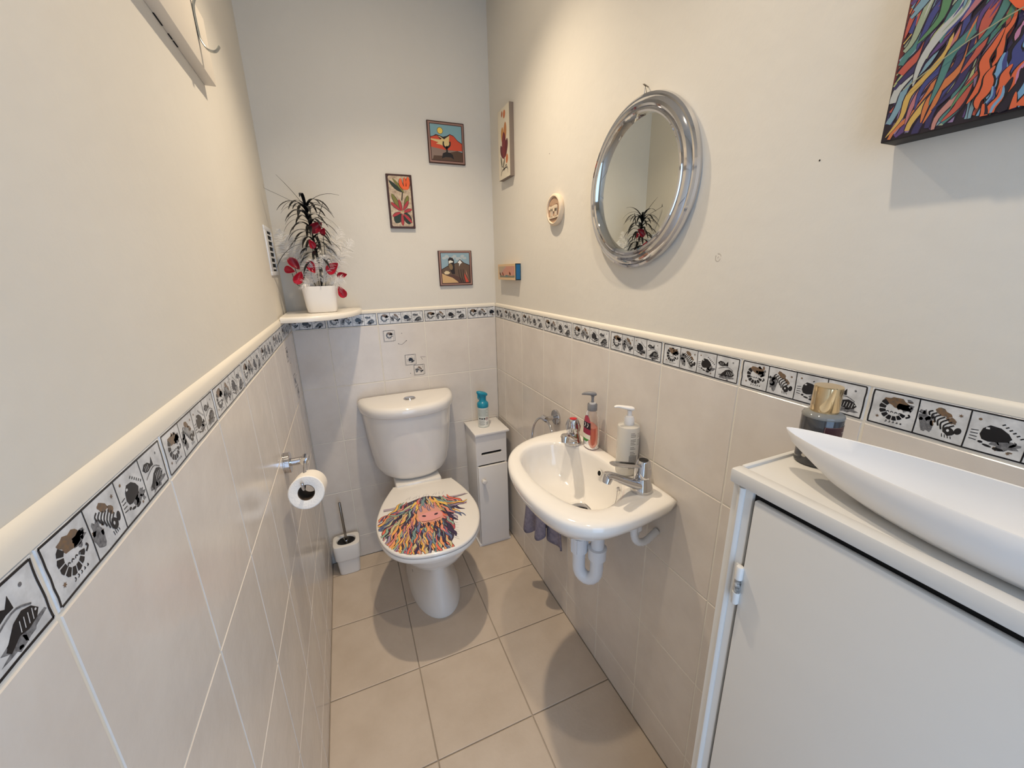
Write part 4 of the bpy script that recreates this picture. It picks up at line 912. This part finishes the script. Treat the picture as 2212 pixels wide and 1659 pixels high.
put_ribbon(m, FC2, [(.135, .10), (.16, .16), (.20, .24)], flatc(232, 150, 70), h+.0002, .012, .006); put_ribbon(m, FC2, [(.15, .09), (.17, .13), (.21, .19)], flatc(226, 184, 90), h+.0003, .007, .004)
put_poly(m, FC2, [(p.x, p.y) for p in catmull([(.148, .115, 0), (.140, .085, 0), (.165, .078, 0), (.22, .072, 0), (.255, .09, 0), (.25, .14, 0), (.20, .15, 0), (.165, .145, 0)], 4, True)], flatc(214, 200, 206), h+.0004)
for x in (.178, .232): put_poly(m, FC2, ell(x, .118, .014, .020, 16, 15), flatc(196, 140, 160), h+.0005); put_poly(m, FC2, ell(x, .113, .008, .013, 14, 15), flatc(70, 36, 60), h+.0006)
put_ribbon(m, FC2, [(.05, .04), (.12, .075), (.26, .105)], flatc(150, 150, 120), h+.0008, .0012)
for x in (.145, .262): put_poly(m, FC2, ell(x, .235, .016, .011, 14, 20), flatc(30, 20, 24), h+.0007); put_poly(m, FC2, ell(x+.004, .238, .004, .003, 8), flatc(210, 200, 190), h+.0008)
h = locks(m, FCv, [(.11+.016*i, .36+rnd.uniform(-.02, .03)) for i in range(13)], lambda x, y: math.radians(265), rnd, C2, inc, h+.0009, .012, .15, (24, 16, 30))
tag(part(m, 'painted_face', cv, smooth=False), 'bright multicoloured shaggy cow face')

# ================================================================== WALL BATTEN WITH COAT HOOK
bt = thing('coat_rail', 'cream painted wall batten with a bent metal coat hook on the left wall', 'coat rail', (0, -.9, 1.725))
m = MB(); m.box((-PL, -1.95, 1.725), (.014, -.650, 1.845), mat('batten_paint', rgb(226, 218, 206), .5, bump=(30, .15)), .0015)
for a, b_ in [(-.915, -.880), (-.856, -.838), (-.833, -.812)]: m.box((-PL-.001, a, 1.7243), (-PL+.0022, b_, 1.7252), M_VOID)
part(m, 'batten', bt)
m = MB(); hy = -.735
Q = catmull([(.040, hy, 1.890), (.038, hy, 1.866), (.022, hy, 1.840), (.0160, hy, 1.822), (.0160, hy, 1.788), (.0175, hy, 1.772), (.026, hy, 1.758), (.038, hy, 1.757), (.046, hy, 1.766)], 5)
m.tube(Q, 1.0, M_GALV, 12, True, (.0055, .0016), (0, 1, 0)); part(m, 'hook', bt, ang=60)

# ================================================================== AIR VENT
vt = thing('air_vent', 'white slatted air vent high on the left wall beside the plant', 'vent', (0, -.125, 1.34))
m = MB(); VY0, VY1, VZ0, VZ1 = -.215, -.055, 1.335, 1.495; xf = -PL
for a, b_ in [((xf, VY0, VZ0), (xf+.004, VY1, VZ0+.014)), ((xf, VY0, VZ1-.014), (xf+.004, VY1, VZ1)), ((xf, VY0, VZ0+.014), (xf+.004, VY0+.045, VZ1-.014)), ((xf, VY1-.022, VZ0+.014), (xf+.004, VY1, VZ1-.014))]: m.box(a, b_, M_PVC, .001)
m.poly([(xf+.0006, VY0+.01, VZ0+.01), (xf+.0006, VY1-.01, VZ0+.01), (xf+.0006, VY1-.01, VZ1-.01), (xf+.0006, VY0+.01, VZ1-.01)], M_VOID); part(m, 'vent_frame', vt)
m = MB()
for i in range(7):
    z = VZ0+.016+.0185*i; m.add([(xf+.001, VY0+.013, z+.011), (xf+.001, VY1-.013, z+.011), (xf+.0035, VY1-.013, z+.009), (xf+.0035, VY0+.013, z+.009), (xf+.0035, VY0+.013, z+.0042), (xf+.0035, VY1-.013, z+.0042)], [(0, 1, 2, 3), (3, 2, 5, 4)], M_PVC)
part(m, 'slats', vt, smooth=False)

# ================================================================== CORNER SHELF, POTTED ARRANGEMENT
sh = MB(); SP = [(p.x, p.y) for p in catmull([(0, -.262, 0), (.05, -.272, 0), (.11, -.268, 0), (.165, -.244, 0), (.215, -.198, 0), (.248, -.14, 0), (.266, -.08, 0), (.272, -.02, 0), (.272, .0, 0)], 5)]
ring_ = SP+[(0.0005, -.0005), ]
def shring(z, g): return [(0 if x < 1e-4 else x-g*(1 if x > .03 else .3), (y+g if y < -.01 else -.0005), z) for x, y in SP]+[(0.0, -.0005, z)]
sh.loft([shring(1.1775, .004), shring(1.179, .001), shring(1.186, 0), shring(1.193, .001), shring(1.1965, .004), shring(1.1975, .008)], mat('shelf_gloss', rgb(236, 230, 220), .25, coat=.3))
tag(sh.obj('corner_shelf', ang=40), 'white curved corner shelf on top of the tiles in the back left corner', 'shelf')
pot = thing('flower_arrangement', 'black artificial plant with red petals and white feathers in a white pot', 'artificial plant', (.128, -.115, 1.1975))
def pr(z, hw, hd, e=4.5): return sq(.130, -.122, hw, hd, 1.1977+z, e)
m = MB(); m.loft([pr(0, .046, .038), pr(.003, .050, .042), pr(.02, .0535, .0455), (pr(.092, .060, .051)), pr(.096, .0595, .0505), pr(.096, .056, .047), pr(.07, .054, .045)], M_CERM, True, False); m.poly([tuple(p) for p in pr(.086, .0555, .0465)], mat('soil', rgb(70, 62, 54), .95)); part(m, 'pot', pot, ang=40)
PC = Vector((.130, -.125, 1.285)); rnd = random.Random(31)
m = MB(); MBK = mat('black_frond', rgb(14, 14, 16), .35)
stem = catmull([(.137, -.125, 1.28), (.140, -.128, 1.36), (.136, -.130, 1.44), (.128, -.130, 1.52), (.124, -.128, 1.570)], 8)
m.tube(stem, [.0032]*len(stem), MBK, 8); part(m, 'stem', pot)
m = MB()
def leafblade(base, d, L, droop, w=.0046):
    P_ = []; p = Vector(base); v = Vector(d).normalized()
    for i in range(11):
        P_.append(p.copy()); p = p+v*(L/10); v = (v+Vector((0, 0, -droop/10))).normalized()
    side = Vector((-d[1], d[0], 0)); side = side.normalized() if side.length > 1e-3 else Vector((1, 0, 0))
    vs_ = []; fs = []
    for i, q in enumerate(P_):
        f = i/10; ww = w*(.35+.9*math.sin(PI*min(1, .12+f*.86))**.6)*(1-.7*max(0, f-.75)*4*.8)
        vs_ += [q-side*ww, q+Vector((0, 0, .0008)), q+side*ww]
    for i in range(10): fs += [(i*3, i*3+1, i*3+4, i*3+3), (i*3+1, i*3+2, i*3+5, i*3+4)]
    vs_ = [(max(.006, a), min(PL-.004, b_), c) for a, b_, c in vs_]
    m.add(vs_, fs, MBK)
for i in range(72):
    k = i/71; zi = int(8+k*(len(stem)-9)); base = stem[zi]
    a = i*2.39996; el = .25+.65*k+rnd.uniform(-.15, .15); L = rnd.uniform(.085, .122)*(1.0 if k > .35 else .9)
    d = (math.cos(a)*math.cos(el), math.sin(a)*math.cos(el)*.75, math.sin(el)); leafblade(base, d, L, 2.4 if k > .3 else 2.0)
top = stem[-1]
leafblade((.122, -.128, 1.560), (-.80, .0, .45), .165, .15, .0034); leafblade((.122, -.128, 1.565), (-.5, -.1, .8), .12, .35, .003); leafblade((.124, -.128, 1.566), (.55, -.1, .6), .13, 1.3, .003)
leafblade((.10, -.14, 1.44), (-.6, -.3, -.1), .15, 1.6, .0035); leafblade((.13, -.13, 1.44), (.9, -.2, .1), .14, .7, .003); leafblade((.16, -.13, 1.53), (.4, -.2, .8), .06, -.2, .002)
part(m, 'black_foliage', pot, ang=180)
MR = mat('red_satin', rgb(176, 24, 48), .32, bump=(60, .2)); MR2 = mat('dark_red_satin', rgb(122, 16, 36), .35)
def petal(c, s, yaw, pitch, roll_, mt, stemto=None):
    """cupped, pointed satin petal"""
    m = MB(); nx, nz = 13, 13; R = Matrix.Translation(c) @ Matrix.Rotation(yaw, 4, 'Z') @ Matrix.Rotation(pitch, 4, 'Y') @ Matrix.Rotation(roll_, 4, 'X')
    v = []
    for j in range(nz):
        t = j/(nz-1); w_ = s*.80*math.sin(PI*(.04+.96*t)**.75)**.8*(1 if t < .98 else 0.05)
        for i in range(nx):
            u = i/(nx-1)*2-1; v.append(R @ Vector((w_*u*.62, -s*.42*(u*u)*math.sin(PI*t)+s*.25*math.sin(PI*t*.9), s*(t-.5)*1.5)))
    m.add(v, [(j*nx+i, j*nx+i+1, (j+1)*nx+i+1, (j+1)*nx+i) for j in range(nz-1) for i in range(nx-1)], mt)
    o = part(m, 'red_petal', pot, ang=180, solid=.0008)
    return o
for c, s, y_, p_, r_, mt in [((.150, -.160, 1.495), .034, .3, .9, .2, MR2), ((.170, -.155, 1.480), .021, -.3, .6, .5, MR), ((.128, -.165, 1.438), .023, .2, -.5, .4, MR),
                             ((.062, -.165, 1.372), .032, .5, 2.5, .3, MR2), ((.044, -.160, 1.352), .026, .1, 1.9, .6, MR), ((.070, -.175, 1.325), .032, .2, .5, .2, MR),
                             ((.116, -.172, 1.360), .030, -.2, 2.7, .2, MR), ((.184, -.165, 1.356), .036, -.3, .9, .1, MR), ((.213, -.150, 1.330), .024, .2, 1.4, .5, MR), ((.204, -.168, 1.270), .030, 0, -.4, .2, MR)]:
    petal(Vector(c), s, y_, p_, r_, mt)
m = MB()
for a, b_, c in [((.135, -.125, 1.285), (.15, -.14, 1.38), (.150, -.155, 1.475)), ((.135, -.125, 1.285), (.160, -.14, 1.36), (.168, -.15, 1.465)), ((.13, -.125, 1.285), (.13, -.15, 1.36), (.128, -.160, 1.43)), ((.15, -.12, 1.285), (.17, -.14, 1.385), (.185, -.155, 1.375)), ((.12, -.12, 1.285), (.11, -.15, 1.33), (.116, -.165, 1.35)), ((.11, -.12, 1.285), (.07, -.15, 1.32), (.062, -.16, 1.36)), ((.165, -.125, 1.285), (.19, -.14, 1.31), (.204, -.16, 1.28)), ((.105, -.12, 1.285), (.06, -.145, 1.30), (.05, -.155, 1.34))]:
    m.tube(catmull([a, b_, c], 6), .0011, mat('dark_green_stem', rgb(44, 46, 36), .6), 6)
part(m, 'flower_stems', pot)
MFE = mat('white_feather', rgb(238, 234, 228), .85)
def feather(base, mid, tip, w, nb, seed):
    nb = int(nb*1.8); m = MB(); r2 = random.Random(seed); S_ = catmull([base, mid, tip], 14); m.tube(S_, .0006, MFE, 5)
    n = len(S_)
    for k in range(nb):
        i = int(n*.22+(n*.76)*k/nb); q = S_[min(i, n-1)]; t = (S_[min(i+1, n-1)]-S_[max(i-1, 0)]).normalized()
        for sg in (-1, 1):
            side = t.cross(Vector((r2.uniform(-.4, .4), -1, r2.uniform(-.4, .4)))).normalized()*sg
            L = w*r2.uniform(.6, 1.15)*math.sin(PI*(.15+.8*k/nb))
            d1 = (side*.8+t*.6+Vector((r2.uniform(-.25, .25), r2.uniform(-.35, .35), r2.uniform(-.25, .25)))).normalized()
            p1 = q+d1*L*.5; p2 = p1+(d1+Vector((r2.uniform(-.4, .4), r2.uniform(-.4, .4), -.5))).normalized()*L*.5; ww = .00055
            o = Vector((0, 0, ww)) if abs(d1.z) < .7 else Vector((ww, 0, 0))
            P_ = [q-o, q+o, p1+o, p1-o, p2+o*.3, p2-o*.3]
            P_ = [(max(.005, x), min(PL-.002, y), z) for x, y, z in P_]
            m.add(P_, [(0, 1, 2, 3), (3, 2, 4, 5)], MFE)
    part(m, 'feather', pot, smooth=False)
F_ = [((.12, -.12, 1.285), (.085, -.11, 1.38), (.055, -.10, 1.475), .045, 46), ((.11, -.12, 1.285), (.05, -.12, 1.40), (.025, -.10, 1.49), .04, 46), ((.15, -.12, 1.285), (.19, -.12, 1.40), (.225, -.11, 1.50), .05, 46), ((.155, -.12, 1.285), (.205, -.13, 1.38), (.262, -.13, 1.455), .042, 46),
      ((.14, -.13, 1.285), (.155, -.15, 1.34), (.16, -.17, 1.40), .045, 46), ((.12, -.13, 1.285), (.10, -.16, 1.30), (.085, -.185, 1.305), .036, 44), ((.15, -.13, 1.285), (.18, -.16, 1.30), (.215, -.18, 1.315), .04, 44), ((.145, -.125, 1.285), (.17, -.12, 1.36), (.19, -.10, 1.44), .045, 44),
      ((.125, -.13, 1.285), (.115, -.16, 1.34), (.125, -.17, 1.385), .038, 44)]
for i, (a, b_, c, w_, nb) in enumerate(F_): feather(a, b_, c, w_, nb, 50+i)

# ================================================================== CUPBOARD WITH BOWL AND DIFFUSER JAR
ZS = 1.084; XF = .650; YF = -1.484; YN = -2.20
cb = thing('cupboard', 'white painted built-in cupboard on the right with a plain door', 'cupboard', (.76, -1.84, 0))
m = MB(); m.box((XF+.006, YN, 0), (W-.0005, YF-.004, ZS-.024), M_GLOSSW)            # carcass
m.box((XF, YF-.0285, 0), (XF+.014, YF, ZS-.010), M_GLOSSW, .002)                     # hinge-side stile
m.box((XF, YN, 1.0605), (XF+.014, YF-.031, ZS-.008), M_GLOSSW, .002)                # top rail
m.box((XF, YN, 0), (XF+.014, YF-.031, .06), M_GLOSSW, .002)
m.tube([(XF+.0010, YF-.0135, .002), (XF+.0010, YF-.0135, 1.062)], .0050, M_GLOSSW, 12)
m.box((XF+.0048, YN+.02, .06), (XF+.0060, YF-.0285, 1.0605), M_VOID)
part(m, 'carcass', cb, ang=30)
m = MB(); m.box((XF-.003, YN, ZS-.018), (W-.0005, YF+.003, ZS-.004), M_GLOSSW, .002)
m.box((XF-.006, YN, ZS-.020), (XF+.013, YF+.003, ZS), M_GLOSSW, .0035)              # raised front lip
m.box((XF+.013, YF-.0045, ZS-.012), (W-.0005, YF+.003, ZS), M_GLOSSW, .003)          # raised end lip
part(m, 'top', cb, ang=30)
m = MB(); DY0 = YF-.0335
m.box((XF-.0035, YN+.05, .068), (XF+.0045, DY0, 1.0548), M_GLOSSW, .0016); dr = part(m, 'door', cb, ang=30)
for zc in (.925, .21):
    m = MB(); T = Matrix.Translation((XF-.0055, YF-.0310, zc-.030))
    m.lathe([(.0001, 0), (.0040, .0008), (.0048, .002), (.0048, .0195)], M_GLOSSW, T, 14); m.lathe([(.0042, .0195), (.0044, .021), (.0044, .040)], mat('worn_hinge', rgb(206, 202, 196), .4, var=(160, rgb(40, 36, 32), 1.0)), T, 14); m.lathe([(.0048, .0405), (.0048, .058), (.0040, .0595), (.0001, .060)], M_GLOSSW, T, 14)
    m.box((XF-.0025, YF-.031, zc-.028), (XF+.001, YF-.022, zc+.028), M_GLOSSW, .0006); part(m, 'hinge', cb)
# bowl
bw = MB(); BLX, BL0, BLL, ZR = .709, -1.502, .44, 1.132
def hull(k, z, zt=0.0, n=72, hwm=.052, ln=1.0):
    """leaf outline, k widens, ln shortens about the middle"""
    out = []; cy = BL0-BLL/2
    for i in range(n):
        t = 2*PI*i/n; s = (1-math.cos(t))/2                       # 0 at tip, 1 at far tip
        hw = hwm*k*math.sin(PI*s)**.64*(1 if t <= PI else -1)
        y = cy+(BLL/2-BLL*s)*ln
        out.append((BLX-hw, y, z+zt*abs(2*s-1)**3))
    return out
zb_ = ZS-.0038
bw.loft([hull(.40, zb_, 0, ln=.52), hull(.62, zb_+.0035, 0, ln=.62), hull(.86, zb_+.014, 0, ln=.75), hull(1.0, zb_+.030, 0, ln=.87), hull(1.05, zb_+.042, 0, ln=.96), hull(1.04, ZR+.002, .001, ln=1.0), hull(1.02, ZR+.0035, .001, ln=1.0), hull(.985, ZR+.003, .001, ln=.990), hull(.98, zb_+.041, 0, ln=.94), hull(.93, zb_+.032, 0, ln=.86), hull(.78, zb_+.017, 0, ln=.735), hull(.55, zb_+.008, 0, ln=.60), hull(.3, zb_+.006, 0, ln=.45)], mat('bowl_white', rgb(232, 230, 228), .42))
tag(bw.obj('decorative_bowl', ang=60), 'long white leaf-shaped bowl on top of the cupboard', 'bowl')
gs = MB(); rr = random.Random(3)
for cx, cy, r in [(.722, -1.636, .011), (.716, -1.662, .010)]:
    secs = [[(cx+r*math.sin(PI*(j+.5)/8)*math.cos(2*PI*i/12)*rr.uniform(.93, 1.07), cy+r*1.3*math.sin(PI*(j+.5)/8)*math.sin(2*PI*i/12), zb_+.016+r*.5*math.cos(PI*(j+.5)/8)) for i in range(12)] for j in range(8)]
    gs.loft(secs[::-1], mat('glass_pebble', rgb(236, 236, 226), .1, trans=.6))
    if cy > -1.65: tag(gs.obj('glass_pebble'), 'clear glass pebble lying in the long white bowl, nearer its tip', 'pebble', 'glass pebbles in the bowl'); gs = MB()
tag(gs.obj('glass_pebble'), 'clear glass pebble lying in the long white bowl, farther from its tip', 'pebble', 'glass pebbles in the bowl')
# diffuser jar
JX, JY, JZ = .764, -1.511, ZS-.0036
jr = thing('scent_bottle', 'dark grey glass scent bottle with a gold cap beside the white bowl', 'bottle', (JX, JY, JZ))
T = Matrix.Translation((JX, JY, JZ)); R = .0228
m = MB(); m.lathe([(R-.002, 0), (R, .0015), (R, .067), (R-.0012, .0695), (R-.006, .0715), (.013, .072)], mat('smoked_glass', rgb(62, 62, 64), .08, coat=.4, spec=.6), T, 56); part(m, 'glass_body', jr, ang=35)
m = MB(); m.lathe([(R+.0002, .0655), (R+.0005, .0672), (R-.0008, .0698), (R-.006, .0721), (.0150, .0728)], mat('clear_shoulder', rgb(150, 150, 146), .06, trans=.3), T, 56, False, False); part(m, 'glass_shoulder', jr, ang=60)
m = MB(); m.lathe([(.0152, .0715), (.0156, .0725), (.0156, .1055), (.0150, .1064), (.0001, .1066)], M_GOLD, T, 56); part(m, 'gold_cap', jr, ang=30)
m = MB(); Fj = wrap(JX, JY, R+.0001, math.radians(-118), JZ)
strip(Fj, -.010, .016, .028, .0575, flatc(66, 28, 32), .0002, 16)
for v in (.0165, .0568): strip(Fj, -.009, v, .028, v+.0005, flatc(150, 120, 110), .0004, 16)
strip(Fj, -.0094, .017, -.0089, .0568, flatc(150, 120, 110), .0004, 1)
for v, a, b_ in [(.049, .013, .021), (.0425, .007, .0145), (.0425, .017, .022), (.0390, .008, .013), (.0390, .0155, .021)]: strip(Fj, a, v, b_, v+.0014, flatc(176, 160, 150), .0004, 5)
Fj2 = wrap(JX, JY, R+.0001, math.radians(-172), JZ)
for a in (90, 210, 330):
    ra = math.radians(a); put_ribbon(m, Fj2, [(.0015*math.cos(ra), .016+.0015*math.sin(ra)), (.0045*math.cos(ra), .016+.0045*math.sin(ra)), (.008*math.cos(ra), .016+.008*math.sin(ra))], flatc(190, 184, 172), .0003, .0046, None, 4, True)
part(m, 'label', jr, smooth=False)
